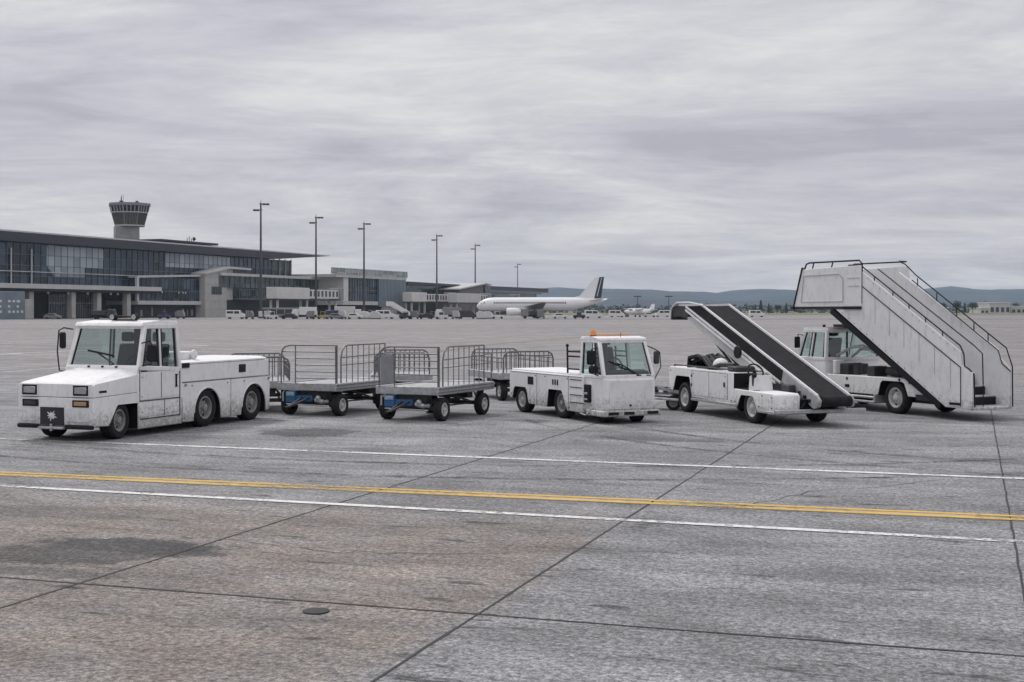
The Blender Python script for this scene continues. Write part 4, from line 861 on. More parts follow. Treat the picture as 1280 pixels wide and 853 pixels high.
# ================================================================== jet bridges
def jet_bridge(label, t0, t1, yc, z0, z1, solid, col='offwhite'):
    j = terminal('jet_bridge', label, 'jet bridge', 'jet bridges along the pier')
    m_ = t0 + (t1 - t0) * solid
    MB().box(t0, m_, yc - 2, yc + 2, z0, z1, .08).build('tunnel', col, j)
    w = MB(); w.box(m_, t1, yc - 1.7, yc + 1.7, z0 + .2, z1 - .5, .05); w = w.build('inner_tunnel', col, j)
    n = max(2, int((t1 - m_) / 2.4))
    for k in range(n):
        a = m_ + (t1 - m_) * (k + .25) / n
        MB().box(a, a + (t1 - m_) / n * .5, yc - 1.76, yc - 1.68, z0 + .9, z1 - .9).build('window', 'window', w)
    r_ = MB(); r_.box(t0, t1 + .4, yc - 2.1, yc + 2.1, z0 - .4, z0 - .01); r_.build('underframe', 'dark', j)
    for x in (t0 + 1.5, m_ - .5, t1 - 1.5):
        l = MB(); l.box(x - .3, x + .3, yc - 1.5, yc - .9, .9, z0 - .4); l.box(x - .3, x + .3, yc + .9, yc + 1.5, .9, z0 - .4); l.box(x - .4, x + .4, yc - 1.9, yc + 1.9, .55, .95); l = l.build('leg', 'band', j)
        b_ = MB(); [b_.cyl((x, yc + q, .5), (x, yc + q + .5, .5), .5, n=12) for q in (-1.9, 1.3)]; b_.build('bogie_wheel', 'rubber', l)
    MB().box(t1, t1 + 2.6, yc - 2.3, yc + 2.3, z0 - .2, z1 + .3, .2).build('cab', 'grey', j)
    return j
jet_bridge('long off-white jet bridge with a row of dark windows beside the first light mast', 93, 134, -24, 5.9, 9.6, .5)
jet_bridge('off-white jet bridge with short windowed end, right of the pavilion and the third light mast', 196, 236, -22, 5.6, 9.3, .35)
jet_bridge('short white jet bridge reaching towards the fourth light mast', 222, 256, -30, 5.4, 9.2, .75, 'band')
jet_bridge('blue grey glazed jet bridge next to the jet nose', 268, 296, -28, 4.6, 9.2, .9, 'clad')

# ================================================================== floodlight masts
M['mast'] = mat('mast_steel', (.07, .07, .075), .5, metal=.4, var=.2, vscale=.5)
def mast(px, ytop, H, label, Z=None):
    Z = Z or F * (H - CAM_H) / (HOR - ytop); X = (px - 640) * Z / F
    m_ = thing('light_mast', label, 'light mast', (X, Z, 0), 0, 'tall apron floodlight masts')
    p = MB(); p.cyl((0, 0, 0), (0, 0, H), .40, .22, 12); p.cyl((0, 0, 0), (0, 0, .5), .8, n=12); p.build('pole', 'mast', m_)
    a = MB(); a.box(-.4, 2.3, -.12, .12, H - .4, H - .15); a.box(-2.0, .4, -.12, .12, H - 2.0, H - 1.8); a.cyl((0, 0, H), (0, 0, H + .8), .06); a.build('crossarm', 'mast', m_)
    for x, z in ((.9, H - .15), (1.9, H - .15), (-.8, H - 1.8), (-1.7, H - 1.8)):
        MB().box(x - .42, x + .42, -.4, .35, z - .45, z + .05, .08).build('floodlight', 'dark', m_)
    c = MB(); c.box(-.5, .5, -.7, -.3, .4, 2.0, .05); c.build('control_box', 'offwhite', m_)
for a in ((326, 254, 32, 'tallest light mast, first from the terminal end, beside the long jet bridge'),
          (395, 271, 32, 'second tall light mast from the left, before the terminal roof tip'),
          (455, 279, 32, 'third tall light mast from the left, in front of the blue grey pavilion corner'),
          (546, 294, 32, 'fourth tall light mast from the left, beside the brown clad gate building'),
          (594, 306, 32, 'fifth light mast from the left, standing at the jet nose'),
          (647, 330, 32, 'shortest looking and farthest light mast, rising above the jet fuselage')): mast(*a)
def thin_pole(px, ytop, Z, label):
    H = CAM_H + (HOR - ytop) * Z / F
    m_ = thing('lamp_post', label, 'lamp post', ((px - 640) * Z / F, Z, 0), 0, 'thin far lamp posts before the hills')
    MB().cyl((0, 0, 0), (0, 0, H), .3, .18, 8).build('pole', 'mast', m_); MB().box(-2, 2, -.3, .3, H - .6, H, .05).build('lamp_head', 'mast', m_)
thin_pole(797, 370, 700, 'thin far lamp post right of the jet tail against the hills'); thin_pole(836, 370, 700, 'thin far lamp post just left of the raised conveyor top')
# ================================================================== parked ground vehicles far across the apron
M['vwhite'] = mat('vehicle_white', (.70, .70, .69), .4, var=.06, vscale=1, dirt=.3)
M['vdark'] = mat('vehicle_dark', (.035, .037, .045), .35, var=.2, vscale=1)
M['vgrey'] = mat('vehicle_grey', (.22, .22, .225), .4, var=.1, vscale=1)
M['vblue'] = mat('vehicle_blue', (.03, .05, .13), .4)
M['vyel'] = mat('vehicle_yellow', (.42, .36, .14), .5)
tyre_far = MB().lathe([(.02, -.12), (.30, -.12), (.34, -.08), (.34, .08), (.30, .12), (.02, .12)], (0, 0, 0), n=14).mesh('wheel', 'rubber')
def put(px, Z, name, label, cat, rz, group='ground vehicles parked along the terminal'):
    return thing(name, label, cat, ((px - 640) * Z / F, Z, 0), R(rz), group)
def wheels(o, xs, w, r=1.0):
    for x in xs:
        for y in (-w / 2 + .12, w / 2 - .12):
            k = link('wheel', tyre_far, o, (x, y, .34 * r)); k.scale = (r, 1, r)
def van(px, Z, rz, col, label):
    o = put(px, Z, 'parked_van', label, 'van', rz)
    MB().prism([(-2.5, .35), (-2.5, 2.1), (-2.35, 2.25), (1.0, 2.25), (1.75, 1.35), (2.4, 1.15), (2.5, .9), (2.5, .35)], 'y', -.95, .95, .06).build('body', col, o)
    MB().hexa([(1.10, -.85, 2.1), (1.10, .85, 2.1), (1.78, .85, 1.36), (1.78, -.85, 1.36), (1.14, -.85, 2.14), (1.14, .85, 2.14), (1.83, .85, 1.38), (1.83, -.85, 1.38)]).build('windscreen', 'window', o)
    w = MB()
    for y in (-.96, .95): w.box(-.3, 1.0, y, y + .02, 1.35, 2.0); w.box(-2.2, -.5, y, y + .02, 1.4, 2.0)
    w.build('side_window', 'window', o); wheels(o, (-1.6, 1.6), 1.9)
def car(px, Z, rz, col, label):
    o = put(px, Z, 'parked_car', label, 'car', rz)
    MB().prism([(-2.1, .3), (-2.15, .85), (-1.6, 1.0), (-1.2, 1.42), (.4, 1.45), (1.1, .98), (2.0, .82), (2.1, .6), (2.1, .3)], 'y', -.85, .85, .06).build('body', col, o)
    w = MB()
    for y in (-.86, .85): w.prism([(-1.35, 1.0), (-1.1, 1.34), (.35, 1.36), (.85, 1.0)], 'y', y, y + .012)
    w.build('side_window', 'window', o); wheels(o, (-1.3, 1.35), 1.7, .9)
def truck(px, Z, rz, col, box, label, L=7.5, H=3.4):
    o = put(px, Z, 'service_truck', label, 'truck', rz)
    MB().prism([(L / 2 - 2, .5), (L / 2 - 2, 2.5), (L / 2 - .5, 2.5), (L / 2 - .05, 1.5), (L / 2, .5)], 'y', -1.15, 1.15, .06).build('cab', col, o)
    MB().box(L / 2 - .42, L / 2 - .08, -1.0, 1.0, 1.55, 2.3, .05).build('windscreen', 'window', o)
    MB().box(-L / 2, L / 2 - 2.15, -1.2, 1.2, 1.0, H, .05).build('box_body', box, o)
    MB().box(-L / 2, L / 2 - 1.5, -.5, .5, .5, .99).build('chassis', 'black', o); wheels(o, (-L / 2 + 1.2, L / 2 - 1.1), 2.3, 1.35)
def tractor(px, Z, rz, col, label):
    o = put(px, Z, 'parked_tow_tractor', label, 'tow tractor', rz)
    MB().prism([(-1.6, .3), (-1.6, 1.0), (.2, 1.05), (.2, .95), (1.6, .9), (1.6, .3)], 'y', -.75, .75, .05).build('body', col, o)
    c = MB()
    for x, y in ((-.5, -.68), (-.5, .68), (.6, -.68), (.6, .68)): c.box(x - .04, x + .04, y - .04, y + .04, 1.0, 1.85)
    c.box(-.6, .7, -.74, .74, 1.85, 1.93, .03); c.build('cab_frame', col, o)
    MB().box(-.45, .55, -.6, .6, 1.05, 1.7, .05).build('cab_glass', 'window', o); wheels(o, (-1.0, 1.05), 1.5)
def container(px, Z, rz, col, label):
    o = put(px, Z, 'container_dolly', label, 'container dolly', rz)
    MB().prism([(-.95, .55), (-.95, 2.1), (.6, 2.1), (1.0, 1.3), (1.0, .55)], 'y', -.8, .8, .04).build('container', col, o)
    r_ = MB(); [r_.box(-.9 + .45 * k, -.84 + .45 * k, -.83, -.79, .6, 2.05) for k in range(4)]; r_.build('container_rib', 'dark', o)
    MB().box(-1.3, 1.1, -.85, .85, .40, .53, .02).build('dolly_bed', 'dark', o); wheels(o, (-.8, .8), 1.5, .6)
def bus(px, Z, rz, col, label):
    o = put(px, Z, 'apron_bus', label, 'bus', rz)
    MB().box(-6, 6, -1.4, 1.4, .35, 2.95, .12, 2).build('body', col, o)
    w = MB()
    for y in (-1.42, 1.4): [w.box(-5.6 + 2.25 * k, -3.65 + 2.25 * k, y, y + .02, 1.2, 2.5) for k in range(5)]
    w.box(5.99, 6.02, -1.2, 1.2, 1.1, 2.6); w.build('window_band', 'window', o); wheels(o, (-3.8, 3.9), 2.8, 1.3)
def ladder(px, Z, rz, label):
    o = put(px, Z, 'parked_stair_truck', label, 'stair truck', rz)
    MB().prism([(-2.6, .5), (-2.6, .8), (2.2, 3.6), (3.6, 3.6), (3.6, 3.3), (2.4, 3.25)], 'y', -.9, .9, .04).build('stair_flight', 'offwhite', o)
    s = MB()
    for y in (-.92, .88): s.prism([(-2.6, .8), (2.2, 3.6), (3.6, 3.6), (3.6, 4.6), (2.1, 4.6), (-2.6, 1.8)], 'y', y, y + .04)
    s.build('side_panel', 'vwhite', o)
    MB().box(.2, 3.3, -.9, .9, .4, 1.1, .06).build('truck_body', 'vwhite', o); MB().box(2.0, 3.4, -.85, .85, 1.1, 2.1, .1).build('cab', 'vgrey', o); wheels(o, (-1.2, 2.3), 1.7, 1.1)
def crates(px, Z, rz, label):
    o = put(px, Z, 'cargo_pallet', label, 'pallet', rz)
    MB().box(-1.4, 1.4, -1.1, 1.1, .05, .22, .02).build('pallet_base', 'dark', o)
    MB().prism([(-1.3, .22), (-1.35, 1.6), (-.7, 1.95), (.6, 1.9), (1.3, 1.4), (1.3, .22)], 'y', -1.0, 1.0, .08).build('wrapped_load', 'offwhite', o)
van(295, 345, 0, 'vwhite', 'small white van parked below the glazed walkway, left of the first light mast')
bus(352, 372, 4, 'vgrey', 'grey apron bus parked under the long jet bridge')
truck(380, 352, 180, 'vwhite', 'vwhite', 'white box truck under the windowed end of the long jet bridge', 6.5, 3.1)
car(361, 340, 175, 'vdark', 'dark car in front of the apron bus below the long jet bridge')
tractor(340, 336, 10, 'vwhite', 'small white tow tractor just right of the first light mast')
container(312, 338, 0, 'vgrey', 'grey cargo container dolly just left of the first light mast')
tractor(404, 338, 180, 'vyel', 'yellowish tow tractor just right of the second light mast')
van(413, 356, 175, 'vblue', 'dark blue van right of the second light mast, below the pavilion')
container(428, 340, 0, 'offwhite', 'off-white cargo container dolly below the pavilion glazing')
car(443, 338, 0, 'vwhite', 'white car left of the third light mast')
truck(436, 362, 0, 'vwhite', 'offwhite', 'white catering truck parked below the pavilion', 7.5, 3.3)
crates(469, 338, 0, 'wrapped pallet load just right of the third light mast')
van(482, 345, 0, 'vwhite', 'white van parked below the short white jet bridge')
ladder(500, 350, 180, 'white boarding stairs parked below the short white jet bridge')
container(518, 338, 0, 'vgrey', 'grey cargo container dolly midway between third and fourth masts')
tractor(507, 335, 0, 'vdark', 'dark tow tractor in front of the parked boarding stairs')
car(533, 340, 180, 'vdark', 'dark car just left of the fourth light mast')
truck(560, 356, 180, 'vwhite', 'vgrey', 'truck with grey box body below the blue grey jet bridge', 7, 3.0)
tractor(552, 335, 175, 'vwhite', 'white tow tractor just right of the fourth light mast')
container(570, 337, 0, 'offwhite', 'off-white cargo container dolly in front of the grey box truck')
van(584, 350, 0, 'vdark', 'dark van just left of the jet nose')
crates(602, 342, 0, 'wrapped pallet load under the jet nose')
tractor(622, 345, 0, 'vwhite', 'white tow tractor under the jet fuselage ahead of its engine')
truck(664, 352, 180, 'vgrey', 'vdark', 'dark box truck under the jet wing', 5.5, 2.1)
container(676, 346, 0, 'vgrey', 'grey cargo container dolly under the jet wing')
car(700, 350, 0, 'vwhite', 'white car under the rear fuselage of the jet')
tractor(724, 350, 180, 'vdark', 'dark tow tractor under the tail of the jet')
van(742, 372, 0, 'vwhite', 'white van right under the jet tailplane')
truck(130, 330, 0, 'vdark', 'vdark', 'low dark truck in the shade below the terminal slab', 6, 2.2)
car(66, 334, 5, 'vgrey', 'grey car parked by the left terminal columns')
container(226, 352, 0, 'vgrey', 'grey cargo container dolly below the glazed annex')
tractor(205, 345, 0, 'vblue', 'dark blue tow tractor parked below the glazed annex')
van(771, 420, 0, 'vwhite', 'white van left of the far small aircraft')
car(778, 440, 180, 'vgrey', 'grey car left of the far small aircraft')
car(812, 430, 0, 'vwhite', 'white car right of the far small aircraft')
van(828, 440, 180, 'vwhite', 'white van just left of the raised conveyor nose')
van(946, 430, 0, 'vwhite', 'white van far behind the conveyor, before the pines')
car(1185, 520, 0, 'vwhite', 'white car far behind the stairs handrail on the right')
container(335, 343, 0, 'offwhite', 'off-white cargo container dolly right behind the small tow tractor by the first mast')
container(388, 336, 180, 'vgrey', 'grey cargo container dolly just left of the second light mast')
car(421, 334, 0, 'vgrey', 'grey car between the second light mast and the cargo container')
crates(456, 346, 0, 'wrapped pallet load behind the third light mast foot')
tractor(541, 350, 0, 'vgrey', 'grey tow tractor immediately left of the fourth light mast foot')
crates(610, 350, 0, 'second wrapped pallet load, standing beside the nose gear of the jet')
van(466, 362, 180, 'vdark', 'dark van in the shade below the clad pavilion corner')
truck(492, 368, 0, 'vdark', 'vgrey', 'dark cab truck in the shade behind the white van below the white jet bridge', 6.5, 3.0)
# far small aircraft, seen tail on
sa = thing('small_aircraft', 'small white propeller aircraft parked far off right of the jet tail', 'aircraft', ((797 - 640) * 430 / F, 430, 0), R(25), None)
MB().loft([[(x, r * math.cos(2 * math.pi * k / 14), z + r * math.sin(2 * math.pi * k / 14)) for k in range(14)] for x, r, z in ((-5, .15, 1.9), (-4, .6, 1.8), (-1, .95, 1.75), (2, .9, 1.8), (6, .25, 2.3))]).build('fuselage', 'airwhite', sa)
MB().box(-1.0, .9, -7.5, 7.5, 2.6, 2.78, .05).build('wing', 'airwhite', sa)
MB().prism([(4.3, 2.3), (5.4, 4.3), (6.5, 4.3), (6.2, 2.3)], 'y', -.1, .1).build('fin', 'airwhite', sa); MB().box(4.9, 6.2, -2.4, 2.4, 2.5, 2.62).build('tailplane', 'airwhite', sa)
MB().box(-3.4, -2.2, -.65, .65, 2.1, 2.55, .08).build('cockpit_window', 'window', sa)
g = MB(); [g.cyl((0, y, .3), (0, y + .2, .3), .3) for y in (-1.6, 1.4)]; g.cyl((-3.6, -.1, .3), (-3.6, .1, .3), .25); [g.cyl((0, y, .3), (0, y * .4, 1.3), .06) for y in (-1.5, 1.5)]; g.cyl((-3.6, 0, .3), (-3.6, 0, 1.3), .06); g.build('landing_gear', 'dark', sa)
for y in (-2.2, 2.2): MB().lathe([(.1, -1.6), (.4, -1.4), (.42, .6), (.1, 1.4)], (-.6, y, 2.5), (1, 0, 0), 12).build('engine', 'airwhite', sa)

# far white buildings on the right
def far_building(px0, px1, ytop, Z, label, bays):
    x0, x1 = (px0 - 640) * Z / F, (px1 - 640) * Z / F; H = CAM_H + (HOR - ytop) * Z / F
    o = thing('hangar_building', label, 'building', ((x0 + x1) / 2, Z, 0), 0, None); w = (x1 - x0) / 2
    MB().box(-w, w, 0, 22, 0, H, .1).build('wall', M['band'], o); MB().box(-w - .4, w + .4, -.4, 22.4, H, H + .7, .1).build('roof', 'offwhite', o)
    for k in range(bays):
        a = -w + 2 * w * (k + .2) / bays
        MB().box(a, a + 2 * w / bays * .6, -.1, .1, H * .15, H * .62).build('window', 'window', o)
far_building(1237, 1263, 379.5, 900, 'taller white flat roofed hangar far off at the right edge', 4)
far_building(1264, 1296, 384.0, 905, 'long low white building beside the taller far hangar', 5)
far_building(1226, 1236, 386.0, 890, 'tiny low white shed left of the taller far hangar', 2)
far_building(1172, 1186, 385.5, 905, 'low pale shed far off behind the stairs handrail', 2)

# ================================================================== trees
def leaf_mat(name, a, b):
    m = bpy.data.materials.new(name); nt, N, L, P = nodes_of(m)
    g = N.new('ShaderNodeNewGeometry'); r = N.new('ShaderNodeValToRGB')
    r.color_ramp.elements[0].color = (*a, 1); r.color_ramp.elements[1].color = (*b, 1)
    L.new(g.outputs['Random Per Island'], r.inputs['Fac']); L.new(r.outputs['Color'], P.inputs['Base Color']); P.inputs['Roughness'].default_value = .8
    return m
M['leaf'] = leaf_mat('foliage', (.018, .035, .022), (.05, .08, .045)); M['bark'] = mat('bark', (.06, .05, .04), .9)
def clump(mb, c, s):
    for _ in range(3):
        d = [Vector((random.gauss(0, 1), random.gauss(0, 1), random.gauss(0, .7))) * s * .6 for _ in range(3)]
        mb.tri(*[Vector(c) + q for q in d])
def tree_mesh(kind, H):
    t = MB(); t.cyl((0, 0, 0), (0, 0, H * .8), H * .022 + .06, .05, 8)
    if kind != 'pine':
        for k in range(5):
            a = k * 1.3; t.cyl((0, 0, H * .35), (math.cos(a) * H * .22, math.sin(a) * H * .22, H * (.6 + .05 * k)), .12, .04, 6)
    c = MB()
    for _ in range(520 if kind != 'pine' else 420):
        if kind == 'pine':
            z = random.random() ** .8; rr = (1 - z) * H * .20 * (1.0 + .25 * math.sin(z * 26)) * random.random() ** .5; a = random.random() * 6.283
            p = (math.cos(a) * rr, math.sin(a) * rr, H * (.1 + .9 * z))
        else:
            k = random.randrange(7); a = k * 2.1; q = Vector((math.cos(a) * H * .2, math.sin(a) * H * .2, H * (.52 + .06 * k))) if k else Vector((0, 0, H * .7))
            v = Vector((random.gauss(0, 1), random.gauss(0, 1), random.gauss(0, .8))).normalized() * H * .19 * random.random() ** .4; p = q + v
        clump(c, p, H * .055)
    return t.mesh('trunk', 'bark'), c.mesh('crown', 'leaf', recalc=False, sharp=None)
random.seed(11)
TM = {('pine', 0): tree_mesh('pine', 10), ('pine', 1): tree_mesh('pine', 10), ('round', 0): tree_mesh('round', 10), ('round', 1): tree_mesh('round', 10)}
def tree(px, ytop, Z, kind, label, v=0):
    H = CAM_H + (HOR - ytop) * Z / F
    o = thing('pine_tree' if kind == 'pine' else 'broadleaf_tree', label, 'tree', ((px - 640) * Z / F, Z, 0), random.random() * 6, 'trees at the far edge of the airfield')
    for n, me in zip(('trunk', 'crown'), TM[(kind, v)]):
        k = link(n, me, o); k.scale = (H / 10,) * 3
for a in ((944, 381, 830, 'pine', 'small pine first in the row behind the conveyor'), (951, 376, 820, 'pine', 'tallest pine behind the conveyor, left of the stairs platform'), (961, 379.5, 835, 'pine', 'second pine right of the tallest pine behind the conveyor', 1),
          (972, 381, 825, 'round', 'round tree in the middle of the row left of the platform'), (983, 379, 830, 'pine', 'last pine before the stairs platform', 1), (991, 382, 820, 'round', 'round tree half behind the platform edge', 1),
          (1178, 378.5, 820, 'round', 'round tree closest to the right side of the stairs handrail'), (1196, 377, 835, 'round', 'tallest round tree between handrail and far hangar', 1), (1206, 379, 825, 'pine', 'single pine between handrail and far hangar'),
          (1216, 378, 830, 'round', 'wide round tree right of the single pine'), (1229, 377.5, 935, 'round', 'dark round tree behind the left end of the taller hangar', 1), (1270, 379, 940, 'round', 'round tree behind the long low white building')): tree(*a)
random.seed(21)
fw = MB()
for _ in range(2600):
    X = random.uniform(-80, 560); Z = random.uniform(1010, 1120)
    hh = 5.5 + 3.5 * mnoise.noise(Vector((X * .03, Z * .02, 0))) + 2.0 * mnoise.noise(Vector((X * .15, 5, 0)))
    clump(fw, (X, Z, random.uniform(.3, max(1.5, hh))), 1.9)
tag(fw.build('far_wood', 'leaf', recalc=False, sharp=None), 'dark band of woodland at the foot of the hills', 'woodland', kind='stuff')

# ================================================================== hills
def prof(px):
    P = [(-400, 372), (0, 368), (300, 366), (480, 366), (530, 362), (560, 360), (600, 361), (640, 363.5), (700, 361), (760, 362), (800, 363.2), (850, 367), (880, 368.3), (925, 362.5), (960, 364), (1000, 366.5), (1060, 366), (1150, 363), (1180, 361), (1210, 362.4), (1235, 363.2), (1280, 361.5), (1400, 366), (1700, 370)]
    for (a, ya), (b, yb) in zip(P, P[1:]):
        if a <= px <= b:
            t = (px - a) / (b - a); t = t * t * (3 - 2 * t); return ya + (yb - ya) * t
    return P[-1][1]
def ridge(name, label, m, Zc, depth, scale, off, rough):
    hb = MB(); NX, NY = 260, 16; grid = []
    for i in range(NX + 1):
        px = -300 + 1900 * i / NX; col = []
        for j in range(NY + 1):
            t = j / NY; Z = Zc - depth * (1 - t * 1.35)
            k = 1 - ((t - .741) / .741) ** 2 if t < .741 else 1 - ((t - .741) / .5) ** 2
            H = CAM_H + (HOR - prof(px + off)) * Zc / F * scale
            X = (px - 640) * Zc / F
            n = mnoise.fractal(Vector((X * .0022, Z * .0022, off)), 1.0, 2.0, 6)
            col.append(hb.bm.verts.new((X, Z, max(-3, H * k * (1 + (0.16 * n if t < .72 else 0)) + rough * n * (t > .05) * (1 if t < .7 else .3)))))
        grid.append(col)
    for i in range(NX):
        for j in range(NY): hb.bm.faces.new((grid[i][j], grid[i + 1][j], grid[i + 1][j + 1], grid[i][j + 1]))
    tag(hb.build(name, m, sharp=None), label, 'hills', kind='structure')
hm = mat('haze_blued_hillside', (.017, .040, .062), .9, var=.75, vscale=.006, stretch=(1, 1, 1.6))  # forest base colour shifted to blue, painting in some of the distance haze
ridge('hills', 'wooded blue hills along the horizon', hm, 4600, 1500, 1.0, 0, 5)
ridge('hills', 'lower wooded foothills below the main hills', hm, 3000, 700, .50, 137, 5)

# ================================================================== ground
A18 = R(18.5)
def ground_mat(name, base, far=False):
    m = bpy.data.materials.new(name); nt, N, L, P = nodes_of(m)
    tc = N.new('ShaderNodeTexCoord'); mp = N.new('ShaderNodeMapping'); mp.inputs['Rotation'].default_value = (0, 0, A18)
    mp.inputs['Location'].default_value = (0, 0, 0)
    L.new(tc.outputs['Object'], mp.inputs['Vector'])
    V = mp.outputs[0]
    def noise(scale, det=6, rough=.6, st=None, off=(0, 0, 0)):
        n = N.new('ShaderNodeTexNoise'); n.inputs['Scale'].default_value = scale; n.inputs['Detail'].default_value = det; n.inputs['Roughness'].default_value = rough
        q = N.new('ShaderNodeMapping'); q.inputs['Scale'].default_value = st or (1, 1, 1); q.inputs['Location'].default_value = off
        L.new(V, q.inputs['Vector']); L.new(q.outputs[0], n.inputs['Vector']); return n.outputs['Fac']
    def math_(op, a, b=None, clamp=False):
        k = N.new('ShaderNodeMath'); k.operation = op; k.use_clamp = clamp
        for i, v in enumerate((a, b)):
            if v is None: continue
            if isinstance(v, (int, float)): k.inputs[i].default_value = v
            else: L.new(v, k.inputs[i])
        return k.outputs[0]
    def rng(v, a, b, c=0., d=1.):
        k = N.new('ShaderNodeMapRange'); k.inputs['From Min'].default_value = a; k.inputs['From Max'].default_value = b; k.inputs['To Min'].default_value = c; k.inputs['To Max'].default_value = d
        L.new(v, k.inputs['Value']); return k.outputs[0]
    def mixc(f, a, b):
        k = N.new('ShaderNodeMix'); k.data_type = 'RGBA'
        if isinstance(f, float): k.inputs[0].default_value = f
        else: L.new(f, k.inputs[0])
        for i, v in ((6, a), (7, b)):
            if isinstance(v, tuple): k.inputs[i].default_value = (*v, 1)
            else: L.new(v, k.inputs[i])
        return k.outputs[2]
    sx = N.new('ShaderNodeSeparateXYZ'); L.new(V, sx.inputs[0]); px, py = sx.outputs[0], sx.outputs[1]
    # multiplicative value from several grains
    speck = rng(noise(48, 6, .8), .33, .67, .25, 1.75)
    speck2 = rng(noise(9, 8, .85), .3, .7, .55, 1.45)
    patch_ = rng(noise(.35, 6, .62), .3, .7, .78, 1.20)
    streak = rng(noise(1.0, 7, .68, (.6, 1.7, 1)), .3, .7, .64, 1.34)
    streak2 = rng(noise(.16, 6, .6, (.12, 1.6, 1), (3, 9, 0)), .3, .7, .86, 1.13)
    fleck = rng(noise(21, 3, .6, (1, 1, 1), (4, 4, 0)), .36, .64, .58, 1.42)
    speck = math_('MULTIPLY', speck, fleck)
    j1x, j2x_, j3x = gx(-3.06, 12.6)[0], gx(2.07, 16.8)[0], gx(7.68, 20.9)[0]
    tone = math_('ADD', math_('ADD', 1.04, math_('MULTIPLY', math_('GREATER_THAN', px, j1x), -.07)), math_('ADD', math_('MULTIPLY', math_('GREATER_THAN', px, j2x_), .05), math_('MULTIPLY', math_('GREATER_THAN', px, j3x), -.08)))
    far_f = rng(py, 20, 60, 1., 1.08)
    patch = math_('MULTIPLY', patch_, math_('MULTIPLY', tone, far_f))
    val = math_('MULTIPLY', math_('MULTIPLY', speck, speck2), math_('MULTIPLY', patch, math_('MULTIPLY', streak, streak2)))
    # brownish worn slab, edges broken by noise: rotated coordinates, x across, y along
    nb = math_('MULTIPLY', math_('SUBTRACT', noise(.5, 6, .65), .5), 3.2)
    j2x = gx(-.75, 8.27)[0]; yl = gx(-2.0, 15.3)[1]
    inx = rng(math_('ADD', px, math_('MULTIPLY', nb, .25)), j2x + .15, j2x - .25); iny = rng(math_('ADD', py, nb), yl + .6, yl - 1.2)
    brown = math_('MULTIPLY', math_('MULTIPLY', inx, iny), rng(noise(.9, 5, .6, None, (7, 2, 0)), .25, .6, .35, 1.0))
    col = mixc(brown, base, (.226, .198, .174))
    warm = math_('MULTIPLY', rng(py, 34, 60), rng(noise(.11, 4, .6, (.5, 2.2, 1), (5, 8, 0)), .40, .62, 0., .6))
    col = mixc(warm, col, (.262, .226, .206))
    # dark oil stains and wet patches
    def ell(cx, cy, rx, ry, s):
        x0, y0 = gx(cx, cy)
        a = math_('DIVIDE', math_('SUBTRACT', px, x0), rx); b_ = math_('DIVIDE', math_('SUBTRACT', py, y0), ry)
        d = math_('ADD', math_('MULTIPLY', a, a), math_('MULTIPLY', b_, b_))
        d = math_('ADD', d, math_('MULTIPLY', math_('SUBTRACT', noise(1.7, 10, .8), .5), 4.6))
        k = math_('MULTIPLY', rng(d, 1.2, .75, 0., s), rng(noise(6, 6, .8, None, (3, 3, 0)), .32, .48, .62, 1.0))
        return k
    stains = None
    for e in ((*gp(165, 683), 1.0, .42, .9), (*gp(70, 693), .9, .45, .8), (*gp(225, 690), .5, .16, .7), (*gp(60, 716), .7, .22, .6), (*gp(385, 541), .95, .8, .75), (*gp(820, 549), 1.3, .5, .45), (*gp(470, 562), .5, .3, .4), (*gp(660, 526), .5, .4, .4), (*gp(1240, 575), .5, .2, .4), (*gp(70, 640), 1.2, .4, .35)):
        s_ = ell(*e); stains = s_ if stains is None else math_('MAXIMUM', stains, s_)
    # small scattered dark marks
    pk = rng(noise(2.6, 4, .55, (.5, 1.7, 1), (11, 4, 0)), .61, .69, 0., .8)
    pk2 = rng(noise(7, 3, .5, (.5, 1.9, 1), (1, 4, 0)), .66, .73, 0., .75)
    stains = math_('MAXIMUM', stains, math_('MAXIMUM', pk, pk2))
    ink = rng(noise(18, 3, .55, (.42, 1.9, 1), (1, 14, 0)), .63, .70, 0., .7); stains = math_('MAXIMUM', stains, ink)
    col = mixc(stains, col, (.05, .05, .05))
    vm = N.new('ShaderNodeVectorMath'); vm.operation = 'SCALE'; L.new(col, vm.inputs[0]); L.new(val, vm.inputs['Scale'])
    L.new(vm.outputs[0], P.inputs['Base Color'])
    P.inputs['Roughness'].default_value = .82; P.inputs['Specular IOR Level'].default_value = .3
    b = N.new('ShaderNodeBump'); b.inputs['Strength'].default_value = .5; b.inputs['Distance'].default_value = .006
    L.new(math_('ADD', noise(60, 4, .7), noise(16, 5, .7)), b.inputs['Height']); L.new(b.outputs[0], P.inputs['Normal'])
    return m
def gx(x, y):                        # world ground point in the material's turned coordinates
    c, s = math.cos(A18), math.sin(A18)
    return (x * c - y * s, x * s + y * c)
M['apron'] = ground_mat('apron_concrete', (.222, .222, .224))
M['grassm'] = mat('dry_grass', (.16, .15, .085), .9, var=.4, vscale=.05)
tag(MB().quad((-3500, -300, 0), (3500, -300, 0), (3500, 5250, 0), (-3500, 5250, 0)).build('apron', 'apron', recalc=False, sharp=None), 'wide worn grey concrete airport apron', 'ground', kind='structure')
tag(MB().quad((-900, 600, .06), (1500, 600, .06), (1500, 2600, .06), (-900, 2600, .06)).build('grass', 'grassm', recalc=False, sharp=None), 'dry grass airfield beyond the apron', 'ground', kind='structure')
tag(MB().quad((-300, 318, .012), (620, 318, .012), (620, 338, .012), (-300, 338, .012)).build('service_road', mat('road_asphalt', (.10, .10, .102), .85, var=.25, vscale=.3), recalc=False, sharp=None), 'dark service road in front of the terminal', 'road', kind='structure')
